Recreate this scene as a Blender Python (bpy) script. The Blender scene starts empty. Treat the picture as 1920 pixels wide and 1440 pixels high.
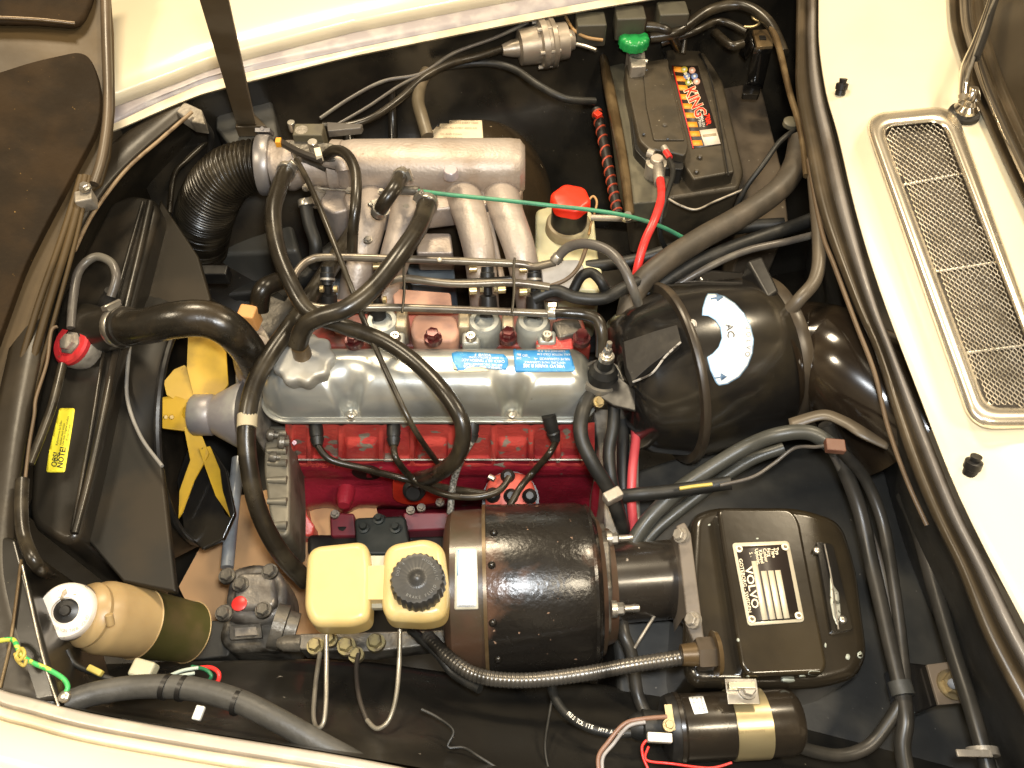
import bpy, bmesh, math, random
from mathutils import Vector as V, noise
from mathutils.bvhtree import BVHTree
random.seed(7)
R = math.radians
sc = bpy.context.scene
# ---------------------------------------------------------------- camera
TILT = R(33)
FWD = V((0, math.sin(TILT), -math.cos(TILT))); UP = V((0, math.cos(TILT), math.sin(TILT))); RT = V((1, 0, 0))
CAM = V((0, 0, -0.15)) - FWD * 1.3
FPX = 28 / 36 * 1920
cd = bpy.data.cameras.new('camera'); cam = bpy.data.objects.new('camera', cd); sc.collection.objects.link(cam)
cd.lens = 28; cd.sensor_width = 36; cd.clip_start = .01; cd.clip_end = 100
cam.location = CAM; cam.rotation_euler = (TILT, 0, 0); sc.camera = cam
# ---------------------------------------------------------------- light
w = bpy.data.worlds.new('World'); sc.world = w; w.use_nodes = True
bg = w.node_tree.nodes['Background']; bg.inputs[1].default_value = 1.0
wt = w.node_tree; tcw = wt.nodes.new('ShaderNodeTexCoord'); nzw = wt.nodes.new('ShaderNodeTexNoise'); nzw.inputs['Scale'].default_value = 2.6; nzw.inputs['Detail'].default_value = 2
wt.links.new(tcw.outputs['Generated'], nzw.inputs['Vector']); crw = wt.nodes.new('ShaderNodeValToRGB'); wt.links.new(nzw.outputs['Fac'], crw.inputs[0]); wt.links.new(crw.outputs[0], bg.inputs[0])
crw.color_ramp.elements[0].position = .42; crw.color_ramp.elements[0].color = (.075, .056, .036, 1); crw.color_ramp.elements[1].position = .66; crw.color_ramp.elements[1].color = (.62, .46, .27, 1)
def area(name, loc, target, size, power, col, sy=None):
    l = bpy.data.lights.new(name, 'AREA'); l.energy = power; l.color = col; l.size = size
    if sy: l.shape = 'RECTANGLE'; l.size_y = sy
    o = bpy.data.objects.new(name, l); sc.collection.objects.link(o); o.location = loc
    o.rotation_euler = (V(target) - V(loc)).to_track_quat('-Z', 'Y').to_euler(); return o
area('ceiling_lamp', (-.5, 1.5, 2.1), (0, .2, -.2), .45, 60, (1, .83, .58))
area('ceiling_lamp', (1.6, 1.2, 2.2), (.2, .2, -.2), .40, 52, (1, .83, .58))
area('ceiling_lamp', (-1.5, -.3, 2.2), (0, 0, -.2), .40, 36, (1, .85, .62))
area('ceiling_lamp', (1.1, -1.0, 2.3), (0, 0, -.2), .40, 34, (1, .85, .62))
area('camera_flash', CAM + V((.03, .05, .06)), (0, 0, -.2), .08, 15, (.93, .97, 1))
sc.view_settings.view_transform = 'Standard'; sc.view_settings.look = 'None'; sc.view_settings.exposure = 0
# ---------------------------------------------------------------- picking points
def ray(px, py): return FWD + RT * ((px - 960) / FPX) + UP * ((720 - py) / FPX)
def P(px, py, z): d = ray(px, py); return CAM + d * ((z - CAM.z) / d.z)
def PY(px, py, y): d = ray(px, py); return CAM + d * ((y - CAM.y) / d.y)
def S(p): return (p - CAM).dot(FWD) / FPX
# ---------------------------------------------------------------- materials
MATS = {}
def mat(name, col, rough=.5, metal=0, col2=None, scale=12, lo=.45, hi=.65, bump=0, bscale=60, rvar=.12, coat=0, specks=None, sscale=60, sth=.72, spec=.5, sss=0, trans=0):
    if name in MATS: return MATS[name]
    m = bpy.data.materials.new(name); m.use_nodes = True; nt = m.node_tree; N = nt.nodes; L = nt.links
    b = N['Principled BSDF']; tc = N.new('ShaderNodeTexCoord'); co = tc.outputs['Object']
    b.inputs['Metallic'].default_value = metal; b.inputs['Coat Weight'].default_value = coat; b.inputs['Coat Roughness'].default_value = .12
    b.inputs['Specular IOR Level'].default_value = spec
    if sss: b.inputs['Subsurface Weight'].default_value = sss; b.inputs['Subsurface Radius'].default_value = (.02, .012, .005)
    def noi(s, d=5): n = N.new('ShaderNodeTexNoise'); n.inputs['Scale'].default_value = s; n.inputs['Detail'].default_value = d; L.new(co, n.inputs['Vector']); return n.outputs['Fac']
    def ramp(src, a, c):
        r = N.new('ShaderNodeMapRange'); r.interpolation_type = 'SMOOTHSTEP'; r.inputs[1].default_value = a; r.inputs[2].default_value = c; L.new(src, r.inputs[0]); return r.outputs[0]
    def mix(f, a, c):
        x = N.new('ShaderNodeMix'); x.data_type = 'RGBA'; L.new(f, x.inputs[0])
        for k, s in ((6, a), (7, c)):
            if isinstance(s, tuple): x.inputs[k].default_value = (*s, 1)
            else: L.new(s, x.inputs[k])
        return x.outputs[2]
    c2 = col2 or tuple(v * .75 for v in col)
    out = mix(ramp(noi(scale), lo, hi), col, c2)
    if specks: out = mix(ramp(noi(sscale, 3), sth, sth + .03), out, specks)
    L.new(out, b.inputs['Base Color'])
    rr = N.new('ShaderNodeMapRange'); rr.inputs[3].default_value = max(.02, rough - rvar); rr.inputs[4].default_value = min(1, rough + rvar)
    L.new(noi(scale * 2.3, 6), rr.inputs[0]); L.new(rr.outputs[0], b.inputs['Roughness'])
    if bump:
        bp = N.new('ShaderNodeBump'); bp.inputs['Strength'].default_value = bump; bp.inputs['Distance'].default_value = .002
        L.new(noi(bscale, 4), bp.inputs['Height']); L.new(bp.outputs[0], b.inputs['Normal'])
    MATS[name] = m; return m
cream = mat('cream_paint', (.74, .66, .48), .22, col2=(.70, .62, .44), scale=3, coat=.5, rvar=.04)
creamd = mat('cream_gutter_paint', (.66, .58, .42), .4, col2=(.5, .43, .3), scale=14, coat=.2)
greyrub = mat('grey_rubber_seal', (.30, .27, .28), .42, col2=(.40, .37, .36), scale=20)
olive = mat('olive_brown_seal', (.040, .029, .016), .33, col2=(.075, .055, .032), scale=9, rvar=.1)
bay = mat('bay_black_paint', (.014, .012, .009), .30, col2=(.036, .029, .019), scale=7, coat=.1, bump=.15, bscale=30, specks=(.16, .14, .10), sscale=160, sth=.74)
bayg = mat('bay_grey_dust', (.026, .025, .022), .5, col2=(.050, .046, .037), scale=8, bump=.25, bscale=60, specks=(.22, .2, .17), sscale=140, sth=.73)
gloss = mat('gloss_black', (.010, .009, .008), .2, col2=(.022, .018, .012), scale=9, coat=.5, rvar=.1, specks=(.10, .09, .07), sscale=170, sth=.76)
hoodb = mat('hood_underside_brown', (.045, .029, .012), .5, col2=(.080, .052, .022), scale=5, bump=.2, spec=.3)
padb = mat('hood_pad_brown', (.015, .009, .0035), .7, col2=(.028, .016, .006), scale=10, bump=.7, bscale=130, spec=.15, specks=(.22, .13, .04), sscale=150, sth=.73)
rub = mat('rubber_hose_black', (.016, .0125, .008), .30, col2=(.040, .032, .020), scale=22, rvar=.1, bump=.08)
rubg = mat('rubber_hose_grey', (.085, .075, .065), .35, col2=(.12, .11, .09), scale=22)
rubm = mat('rubber_matte', (.010, .010, .009), .5, col2=(.024, .022, .018), scale=22, bump=.2)
alu = mat('cast_aluminium', (.42, .36, .31), .47, .42, col2=(.30, .235, .18), scale=11, lo=.42, hi=.7, bump=.45, bscale=190, specks=(.16, .12, .08), sscale=55, sth=.73)
alud = mat('dirty_aluminium', (.40, .36, .30), .5, .55, col2=(.16, .14, .11), scale=22, bump=.4, bscale=160)
cover = mat('valve_cover_paint', (.50, .51, .48), .31, .68, col2=(.38, .375, .32), scale=8, rvar=.08, bump=.14, bscale=60, coat=.1, specks=(.24, .21, .14), sscale=38, sth=.70)
steel = mat('steel', (.55, .52, .46), .32, .9, col2=(.35, .32, .27), scale=40)
zinc = mat('zinc_brass', (.62, .50, .27), .35, .85, col2=(.45, .36, .2), scale=40)
chrome = mat('chrome', (.88, .82, .72), .13, 1, col2=(.8, .74, .64), rvar=.03)
red = mat('engine_red', (.30, .016, .032), .38, col2=(.24, .012, .022), scale=16, bump=.7, bscale=170, coat=.15, specks=(.2, .13, .1), sscale=50, sth=.70)
redl = mat('head_red', (.60, .078, .060), .36, col2=(.46, .04, .045), scale=14, bump=.7, bscale=170, coat=.15, specks=(.26, .22, .17), sscale=30, sth=.60)
redb = mat('bright_red_metal', (.72, .045, .018), .35, col2=(.5, .03, .02), scale=20, bump=.2, specks=(.1, .05, .04), sscale=60, sth=.68)
coral = mat('distributor_coral', (.66, .12, .08), .42, col2=(.5, .09, .07), scale=20)
redcap = mat('red_plastic', (.82, .035, .012), .35, col2=(.75, .03, .015))
redw = mat('red_wire', (.75, .035, .03), .35, col2=(.6, .05, .045), scale=30)
pinkw = mat('faded_red_wire', (.50, .06, .07), .4, col2=(.35, .07, .07), scale=25)
green = mat('green_plastic', (.015, .27, .06), .3, col2=(.01, .2, .05), scale=30)
greenw = mat('green_cable', (.06, .26, .14), .4, col2=(.05, .2, .12), scale=30)
yel = mat('fan_yellow', (.62, .38, .025), .45, col2=(.42, .25, .02), scale=14, specks=(.1, .06, .02), sscale=35, sth=.68, bump=.15)
yelw = mat('yellow_green_wire', (.55, .55, .08), .4, col2=(.05, .4, .1), scale=60, lo=.48, hi=.52)
cream_pl = mat('cream_plastic', (.60, .46, .20), .33, col2=(.53, .38, .14), scale=7, sss=.15, rvar=.06)
oldpl = mat('washer_bottle_plastic', (.40, .28, .13), .38, col2=(.17, .10, .045), scale=5, lo=.4, hi=.72, sss=.1, rvar=.08)
oldpd = mat('washer_bottle_green', (.055, .050, .014), .4, col2=(.10, .070, .03), scale=10)
bottle = mat('bottle_pale', (.62, .58, .36), .4, col2=(.5, .46, .28), scale=12, sss=.15)
blkpl = mat('black_plastic', (.011, .010, .009), .4, col2=(.020, .018, .015), scale=30, bump=.1)
batt = mat('battery_grey', (.055, .043, .027), .45, col2=(.035, .028, .018), scale=16, bump=.15, specks=(.2, .17, .12), sscale=150, sth=.72)
tray = mat('battery_tray_grey', (.13, .115, .075), .5, col2=(.085, .075, .05), scale=18)
rustb = mat('rusty_brown_black', (.010, .0085, .007), .27, col2=(.075, .040, .025), scale=8, lo=.54, hi=.62, bump=.35, bscale=120, coat=.15, specks=(.25, .16, .11), sscale=80, sth=.70)
band = mat('servo_brown_band', (.065, .036, .022), .36, col2=(.05, .038, .022), scale=14, bump=.2, coat=.2, lo=.4, hi=.7)
rbar = mat('brown_bar', (.10, .065, .03), .33, .3, col2=(.2, .14, .07), scale=12)
brownp = mat('brown_ledge', (.13, .10, .068), .55, col2=(.08, .06, .04), scale=10, bump=.2, specks=(.3, .25, .18), sscale=90, sth=.70)
card = mat('tan_cardboard', (.72, .42, .20), .75, col2=(.50, .29, .14), scale=6, bump=.2)
gnd = mat('floor_tan', (.3, .23, .16), .8, scale=3)
cast = mat('grimy_casting', (.16, .145, .12), .42, .5, col2=(.045, .038, .028), scale=28, bump=.7, bscale=110)
white = mat('white_sticker', (.80, .82, .82), .45, col2=(.76, .78, .77))
whitec = mat('white_cap', (.80, .74, .66), .45, col2=(.72, .64, .54), scale=25, specks=(.35, .28, .2), sscale=90, sth=.68)
paper = mat('old_paper', (.72, .60, .42), .7, col2=(.62, .52, .36), scale=25, specks=(.2, .15, .1), sscale=90, sth=.72)
blue = mat('blue_sticker', (.035, .23, .52), .4, col2=(.06, .30, .58), scale=60, specks=(.5, .55, .55), sscale=140, sth=.66)
bluee = mat('blue_edge', (.25, .42, .62), .4)
yelst = mat('yellow_sticker', (.80, .70, .045), .45, col2=(.74, .64, .04), scale=25)
orange = mat('orange_print', (.85, .33, .03), .45)
ink = mat('dark_print', (.03, .03, .03), .5)
inkb = mat('blue_print', (.10, .17, .28), .5)
inkf = mat('faint_print', (.20, .20, .20), .5)
inkbr = mat('brown_print', (.40, .32, .22), .6)
wprint = mat('white_print', (.80, .78, .70), .5)
gold = mat('strap_gold', (.52, .43, .24), .33, .75, col2=(.42, .34, .18), scale=20)
dial = mat('plate_black', (.030, .022, .018), .4)
platec = mat('plate_pale', (.82, .74, .56), .35, .25, col2=(.76, .68, .50))
terr = mat('faded_terracotta', (.46, .25, .17), .55, col2=(.36, .20, .15), scale=22, bump=.3)
mat('bracket_dull_grey', (.06, .058, .05), .45, col2=(.09, .085, .075), scale=9, bump=.2)
glass = mat('windscreen_dark', (.035, .026, .015), .12, col2=(.05, .038, .022), scale=3, coat=.6)
tan_tape = mat('tan_tape', (.42, .36, .24), .6)
# ---------------------------------------------------------------- mesh builder
ORG = {}
def crv(pts, n):
    """Catmull-Rom through tuples of floats, n samples per span."""
    out = []
    for i in range(len(pts) - 1):
        p0 = pts[max(0, i - 1)]; p1 = pts[i]; p2 = pts[i + 1]; p3 = pts[min(len(pts) - 1, i + 2)]
        for k in range(n):
            t = k / n
            out.append(tuple(.5 * (2 * b + (c - a) * t + (2 * a - 5 * b + 4 * c - d) * t * t + (3 * b - a - 3 * c + d) * t ** 3) for a, b, c, d in zip(p0, p1, p2, p3)))
    out.append(tuple(pts[-1])); return out
class M:
    def __init__(s): s.v = []; s.f = []
    def add(s, vs, fs):
        o = len(s.v); s.v += [V(p) for p in vs]; s.f += [tuple(i + o for i in f) for f in fs]; return s
    def grid(s, g, closed=False):
        n = len(g[0]); vs = [p for r in g for p in r]; fs = []
        for i in range(len(g) - 1):
            for j in range(n if closed else n - 1):
                k = (j + 1) % n; fs.append((i * n + j, i * n + k, (i + 1) * n + k, (i + 1) * n + j))
        return s.add(vs, fs)
    def rings(s, rings, cap=True):
        n = len(rings[0]); s.grid(rings, True)
        if cap:
            b = len(s.v) - n * len(rings); s.f.append(tuple(b + j for j in range(n))[::-1]); e = len(s.v) - n; s.f.append(tuple(e + j for j in range(n)))
        return s
    def lathe(s, p0, p1, prof, n=40, mod=None):
        """prof: (t 0..1 along p0-p1, radius in metres)"""
        p0 = V(p0); p1 = V(p1); a = (p1 - p0); ax = a.normalized(); u = ax.orthogonal().normalized()
        if abs(ax.z) < .9: u = V((0, 0, 1)) - ax * ax.z; u.normalize()
        w_ = ax.cross(u); rg = []
        for t, r in prof:
            c = p0 + a * t; rg.append([c + (u * math.cos(2 * math.pi * k / n) + w_ * math.sin(2 * math.pi * k / n)) * (r * (mod(k / n, t) if mod else 1)) for k in range(n)])
        return s.rings(rg)
    def cyl(s, p0, p1, r, n=20, r2=None): return s.lathe(p0, p1, [(0, r * .92), (.03, r), (.97, r2 or r), (1, (r2 or r) * .92)], n)
    def path(s, pts, r, n=12, mod=None):
        """pts: list of (Vector, radius)"""
        T = []; L = len(pts)
        for i in range(L): T.append((pts[min(L - 1, i + 1)][0] - pts[max(0, i - 1)][0]).normalized())
        u = T[0].orthogonal().normalized(); rg = []; dist = 0
        for i, (c, rr) in enumerate(pts):
            u = (u - T[i] * u.dot(T[i])).normalized(); w_ = T[i].cross(u)
            if i: dist += (c - pts[i - 1][0]).length
            q = rr * (mod(dist) if mod else 1)
            rg.append([c + (u * math.cos(2 * math.pi * k / n) + w_ * math.sin(2 * math.pi * k / n)) * q for k in range(n)])
        return s.rings(rg)
    def tube(s, pts, r=8, n=12, sub=8, mod=None):
        """pts: (px, py, z[, r px])"""
        q = [(*P(*p[:3]), (p[3] if len(p) > 3 else r) * S(P(*p[:3]))) for p in pts]
        return s.path([(V(c[:3]), c[3]) for c in crv(q, sub)], 1, n, mod)
    def prism(s, out, zt, zb, dz=None):
        """outline in pixels at height zt (number or per point), walls straight down to zb"""
        n = len(out); top = [P(p[0], p[1], p[2] if len(p) > 2 else zt) for p in out]
        bot = [V((t.x, t.y, zb)) if dz is None else t - V((0, 0, dz)) for t in top]
        return s.rings([bot, top])
    def box(s, c, hx, hy, hz, rz=0, ax=None):
        c = V(c); X, Y, Z = ax if ax else (V((math.cos(rz), math.sin(rz), 0)), V((-math.sin(rz), math.cos(rz), 0)), V((0, 0, 1)))
        vs = [c + X * (hx * i) + Y * (hy * j) + Z * (hz * k) for k in (-1, 1) for i, j in ((-1, -1), (1, -1), (1, 1), (-1, 1))]
        return s.add(vs, [(3, 2, 1, 0), (4, 5, 6, 7), (0, 1, 5, 4), (1, 2, 6, 5), (2, 3, 7, 6), (3, 0, 4, 7)])
    def pbox(s, px, py, z, wx, wy, hz, rz=0):
        """box whose top centre is at pixel; wx, wy full size in pixels; hz metres"""
        p = P(px, py, z); k = S(p); return s.box(p - V((0, 0, hz / 2)), wx * k / 2, wy * k / 2, hz / 2, rz)
    def ball(s, c, r, n=16, sq=(1, 1, 1)):
        return s.rings([[V(c) + V((math.sin(a) * math.cos(2 * math.pi * k / n) * r * sq[0], math.sin(a) * math.sin(2 * math.pi * k / n) * r * sq[1], -math.cos(a) * r * sq[2])) for k in range(n)] for a in [math.pi * (i + .02) / (n // 2 + .04) for i in range(n // 2 + 1)]])
    def loft(s, rows, n=8, m=6, smooth=True):
        rs = [crv([tuple(P(*p)) for p in r], n) if len(r) > 2 else [tuple(P(*r[0]).lerp(P(*r[1]), t / n)) for t in range(n + 1)] for r in rows]
        cols = list(zip(*rs)); g = [crv(list(c), m) if smooth else list(c) for c in cols]
        return s.grid([[V(p) for p in c] for c in g])
    def obj(s, name, m, parent=None, bev=0, seg=3, sharp=38, solid=0, flat=False, face=False):
        me = bpy.data.meshes.new(name)
        lo = V([min(p[i] for p in s.v) for i in range(3)]); hi = V([max(p[i] for p in s.v) for i in range(3)])
        org = V(((lo.x + hi.x) / 2, (lo.y + hi.y) / 2, lo.z))
        me.from_pydata([p - org for p in s.v], [], s.f); 
        bm = bmesh.new(); bm.from_mesh(me); bmesh.ops.remove_doubles(bm, verts=bm.verts, dist=1e-5); bmesh.ops.recalc_face_normals(bm, faces=bm.faces)
        if face:
            for f in bm.faces:
                if f.normal.dot(CAM - (f.calc_center_median() + org)) < 0: f.normal_flip()
        if bev:
            ed = [e for e in bm.edges if e.is_manifold and e.calc_face_angle(0) > R(35)]
            bmesh.ops.bevel(bm, geom=ed, offset=bev, segments=seg, profile=.5, affect='EDGES', clamp_overlap=True)
        bm.to_mesh(me); bm.free()
        for p in me.polygons: p.use_smooth = not flat
        me.set_sharp_from_angle(angle=R(sharp)); me.materials.append(m)
        o = bpy.data.objects.new(name, me); sc.collection.objects.link(o)
        o.location = org - (ORG[parent.name] if parent else V((0, 0, 0))); ORG[o.name] = org
        if parent: o.parent = parent
        if solid: md = o.modifiers.new('thick', 'SOLIDIFY'); md.thickness = solid; md.offset = -1
        if bev: wn = o.modifiers.new('wn', 'WEIGHTED_NORMAL'); wn.keep_sharp = True
        return o
def thing(name, label, cat, at, group=None):
    o = bpy.data.objects.new(name, None); sc.collection.objects.link(o); o.location = at; o.empty_display_size = .02
    ORG[o.name] = V(at); return tag(o, label, cat, group)
def tag(o, label, cat, group=None):
    o['label'] = label; o['category'] = cat
    if group: o['group'] = group
    return o
def rr(out, r, n=5):
    """round the corners of a pixel outline"""
    res = []; L = len(out)
    for i in range(L):
        a, b, c = [V((*q[:2], 0)) for q in (out[i - 1], out[i], out[(i + 1) % L])]
        rad = min(r, (a - b).length * .48, (c - b).length * .48); p0 = b + (a - b).normalized() * rad; p1 = b + (c - b).normalized() * rad
        for k in range(n + 1):
            t = k / n; q = p0 * (1 - t) ** 2 + b * 2 * t * (1 - t) + p1 * t * t; res.append((q.x, q.y))
    return res
def disc(cx, cy, rx, ry=None, n=32, a0=0): return [(cx + rx * math.cos(2 * math.pi * k / n + a0), cy + (ry or rx) * math.sin(2 * math.pi * k / n + a0)) for k in range(n)]
# surface-following flat print
def bvh(objs):
    vs = []; fs = []
    for o in (objs if isinstance(objs, (list, tuple)) else [objs]):
        b = len(vs); og = ORG[o.name]; vs += [v.co + og for v in o.data.vertices]; fs += [tuple(i + b for i in p.vertices) for p in o.data.polygons]
    return BVHTree.FromPolygons(vs, fs)
def stick(bv, px, py, off):
    d = ray(px, py).normalized(); h = bv.ray_cast(CAM, d)
    if h[0] is None:
        h = bv.find_nearest(CAM + d * 1.2); return h[0] + (CAM - h[0]).normalized() * off
    n = h[1] if h[1].dot(d) < 0 else -h[1]
    return h[0] + n * off
def decal(name, out, bv, m, parent, off=.0008, step=6):
    """fine sheet cut to a pixel outline, laid on the surface"""
    bm = bmesh.new(); bm.faces.new([bm.verts.new((p[0], p[1], 0)) for p in out])
    xs = [p[0] for p in out]; ys = [p[1] for p in out]
    for ax, lo, hi in ((0, min(xs), max(xs)), (1, min(ys), max(ys))):
        k = lo + step
        while k < hi:
            co = V((0, 0, 0)); co[ax] = k; no = V((0, 0, 0)); no[ax] = 1
            bmesh.ops.bisect_plane(bm, geom=bm.verts[:] + bm.edges[:] + bm.faces[:], plane_co=co, plane_no=no); k += step
    bmesh.ops.triangulate(bm, faces=bm.faces[:]); bm.verts.index_update()
    b = M(); b.v = [stick(bv, v.co.x, v.co.y, off) for v in bm.verts]; b.f = [tuple(v.index for v in f.verts) for f in bm.faces]; bm.free()
    return b.obj(name, m, parent, sharp=60, solid=off * .7, face=True)
TXT = {}
def textmesh(t, bold=0):
    if (t, bold) in TXT: return TXT[(t, bold)]
    c = bpy.data.curves.new('t', 'FONT'); c.body = t; c.size = 1; c.resolution_u = 2; c.offset = bold; c.align_x = 'CENTER'; c.align_y = 'CENTER'
    o = bpy.data.objects.new('t', c); sc.collection.objects.link(o); bpy.context.view_layer.update()
    me = bpy.data.meshes.new_from_object(o.evaluated_get(bpy.context.evaluated_depsgraph_get()))
    r = ([v.co.copy() for v in me.vertices], [tuple(p.vertices) for p in me.polygons])
    bpy.data.objects.remove(o); bpy.data.curves.remove(c); bpy.data.meshes.remove(me); TXT[(t, bold)] = r; return r
def words(items, bv, m, parent, off=.0014, name='lettering'):
    """items: (text, px, py, size px, angle deg[, stretch, bold, shear])"""
    b = M()
    for it in items:
        t, px, py, sz, ang = it[:5]; st = it[5] if len(it) > 5 else 1; bd = it[6] if len(it) > 6 else 0
        vs, fs = textmesh(t, bd); ca, sa = math.cos(R(ang)), math.sin(R(ang))
        b.add([stick(bv, px + (v.x * sz * st * ca - v.y * sz * sa * -1) if False else px + v.x * sz * st * ca - (-v.y) * sz * sa, py + v.x * sz * st * sa + (-v.y) * sz * ca, off) for v in vs], fs)
    return b.obj(name, m, parent, flat=True)
def arcwords(t, bv, m, parent, cx, cy, r, a0, da, sz, off=.0016, bold=0, flip=False, name='lettering', ry=None):
    it = []
    for i, ch in enumerate(t):
        if ch == ' ': continue
        a = a0 + da * i; it.append((ch, cx + r * math.cos(R(a)), cy + (ry or r) * math.sin(R(a)), sz, a + (-90 if flip else 90), 1, bold))
    return words(it, bv, m, parent, off, name)
def bolt(parent, p, r, h, m=None, ax=(0, 0, 1), name='bolt', n=6):
    p = V(p); ax = V(ax).normalized()
    return M().lathe(p - ax * h * .3, p + ax * h * .25, [(0, r * 1.35), (1, r * 1.3)], 20).lathe(p, p + ax * h, [(0, r), (.85, r), (1, r * .85)], n).obj(name, m or steel, parent, sharp=25)
def screw(parent, p, r, ax=(0, 0, 1), m=None, name='screw'):
    p = V(p); ax = V(ax).normalized(); b = M().lathe(p - ax * .001, p + ax * r * .55, [(0, r), (.4, r), (.8, r * .8), (1, r * .4)], 20)
    return b.obj(name, m or steel, parent, sharp=50)
def clamp(parent, pts, i, r, w=.006, m=None, side=0, worm=True):
    """worm-drive clamp round a hose at path point i of dense path pts [(V, rad)]"""
    i = max(1, min(len(pts) - 2, i)); c, rr_ = pts[i]; t = (pts[i + 1][0] - pts[i - 1][0]).normalized()
    R0 = rr_ * r; b = M().lathe(c - t * w, c + t * w, [(0, R0), (0, R0 * 1.12), (.15, R0 * 1.16), (.85, R0 * 1.16), (1, R0 * 1.12), (1, R0)], 28)
    if worm:
        u = V((math.cos(side), math.sin(side) * .6, .35)); u = (u - t * u.dot(t)).normalized(); q = t.cross(u)
        b.box(c + u * R0 * 1.25, w * 1.1, R0 * .35 + .003, .0035, ax=(t, q, u)); b.cyl(c + u * R0 * 1.3 - q * (R0 * .3 + .008), c + u * R0 * 1.3 + q * (R0 * .3 + .003), .0036, 10)
    return b.obj('hose_clamp', m or steel, parent, sharp=40)
def dense(pts, r=8, sub=8):
    q = [(*P(*p[:3]), (p[3] if len(p) > 3 else r) * S(P(*p[:3]))) for p in pts]
    return [(V(c[:3]), c[3]) for c in crv(q, sub)]
def hose(name, label, cat, pts, r, m=None, clamps=(), n=14, group=None, mod=None, sub=8, part='hose_pipe'):
    m = m or rub; d = dense(pts, r, sub)
    if not clamps: return tag(M().path(d, 1, n, mod).obj(name, m, sharp=60), label, cat, group)
    lo = min(d, key=lambda q: q[0].z)[0]; t = thing(name, label, cat, lo, group); M().path(d, 1, n, mod).obj(part, m, t, sharp=60)
    for c in clamps:
        f, sd = (c if isinstance(c, tuple) else (c, 0)); clamp(t, d, int(f * (len(d) - 1)), 1, side=sd)
    return t
def vdrop(pts, dy, dz): return [p + V((0, dy, -dz)) for p in pts]
# ================================================================ SETTING
fl = M().add([(-2.4, -1.6, -.85), (2.4, -1.6, -.85), (2.4, 2.6, -.85), (-2.4, 2.6, -.85)], [(0, 1, 2, 3)]).obj('floor', gnd); fl['kind'] = 'structure'
# ================================================================ CAR BODY
car = thing('car_body', 'cream white car body framing the open black engine bay', 'car', (0, 0, -.8))
rim = [(205, 246, 0), (233, 237, 0), (350, 187, 0), (427, 163, 0), (640, 110, 0), (700, 97, 0), (983, 40, 0), (1200, 2, 0), (1500, -45, 0), (1700, -75, 0)]
def off(line, dx, dy, z): return [(p[0] + dx, p[1] + dy, z) for p in line]
gi = [(213, 232, .004), (330, 178, .004), (417, 147, .004), (640, 97, .004), (700, 84, .004), (983, 27, .004), (1200, -12, .004), (1500, -60, .004), (1700, -88, .004)]
go = [(213, 202, .012), (330, 158, .012), (417, 126, .012), (640, 68, .012), (700, 55, .012), (983, 0, .012), (1200, -36, .012), (1500, -82, .012), (1700, -108, .012)]
M().loft([off(rim, 0, 3, -.012), rim, gi], 8, 3).obj('wing_lip', creamd, car)
M().loft([off(gi, 0, 2, .000), gi, off(gi, 0, -9, .010), off(go, 0, 9, .013), go, off(go, 0, -2, .002)], 8, 4).obj('gutter_seal', greyrub, car)
M().loft([off(go, 0, -1, .006), off(go, 0, -30, .035), off(go, -10, -90, .05), off(go, -30, -190, .035), off(go, -60, -330, -.05), off(go, -60, -420, -.2)], 8, 5).obj('far_wing', cream, car)
# far inner wing, falls away under the rim
rw = [P(*p) for p in rim]
rw = [V(q) for q in crv([tuple(p) for p in rw], 6)]
def prof_rows(line, steps): return [[p + V((0, dy, dz)) for p in line] for dy, dz in steps]
M().grid(prof_rows(rw, [(.03, -.006), (.035, -.03), (.03, -.10), (.02, -.18), (0, -.22), (-.03, -.25), (-.06, -.36), (-.10, -.44), (-.20, -.50), (-.34, -.58)])).obj('inner_wing', bay, car, sharp=70)
# ribs pressed along the far inner wing
for x0, y0, x1, y1 in ((505, 175, 520, 300), (640, 130, 660, 320), (735, 150, 738, 300)):
    M().tube([(x0, y0, -.10), ((x0 + x1) / 2, (y0 + y1) / 2, -.17), (x1, y1, -.22)], 9).obj('pressed_rib', bay, car)
# wheel housing dome
g = []
cx, cy = 884, 272
for i in range(15):
    a = i / 14 * math.pi * .52; rr0 = math.sin(a); z = -.13 - .30 * (1 - math.cos(a)); g.append([P(cx + 172 * rr0 * (abs(math.cos(t)) ** .75) * (1 if math.cos(t) > 0 else -1), cy + 128 * rr0 * (abs(math.sin(t)) ** .8) * (1 if math.sin(t) > 0 else -1), -.15) * 1 + V((0, 0, z + .15)) for t in [2 * math.pi * k / 56 for k in range(56)]])
dome = M().grid(g, True).obj('wheel_housing', mat('shiny_black_dome', (.030, .021, .012), .24, col2=(.045, .03, .016), scale=5, coat=.3, specks=(.3, .24, .16), sscale=45, sth=.73), car, sharp=80)
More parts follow.
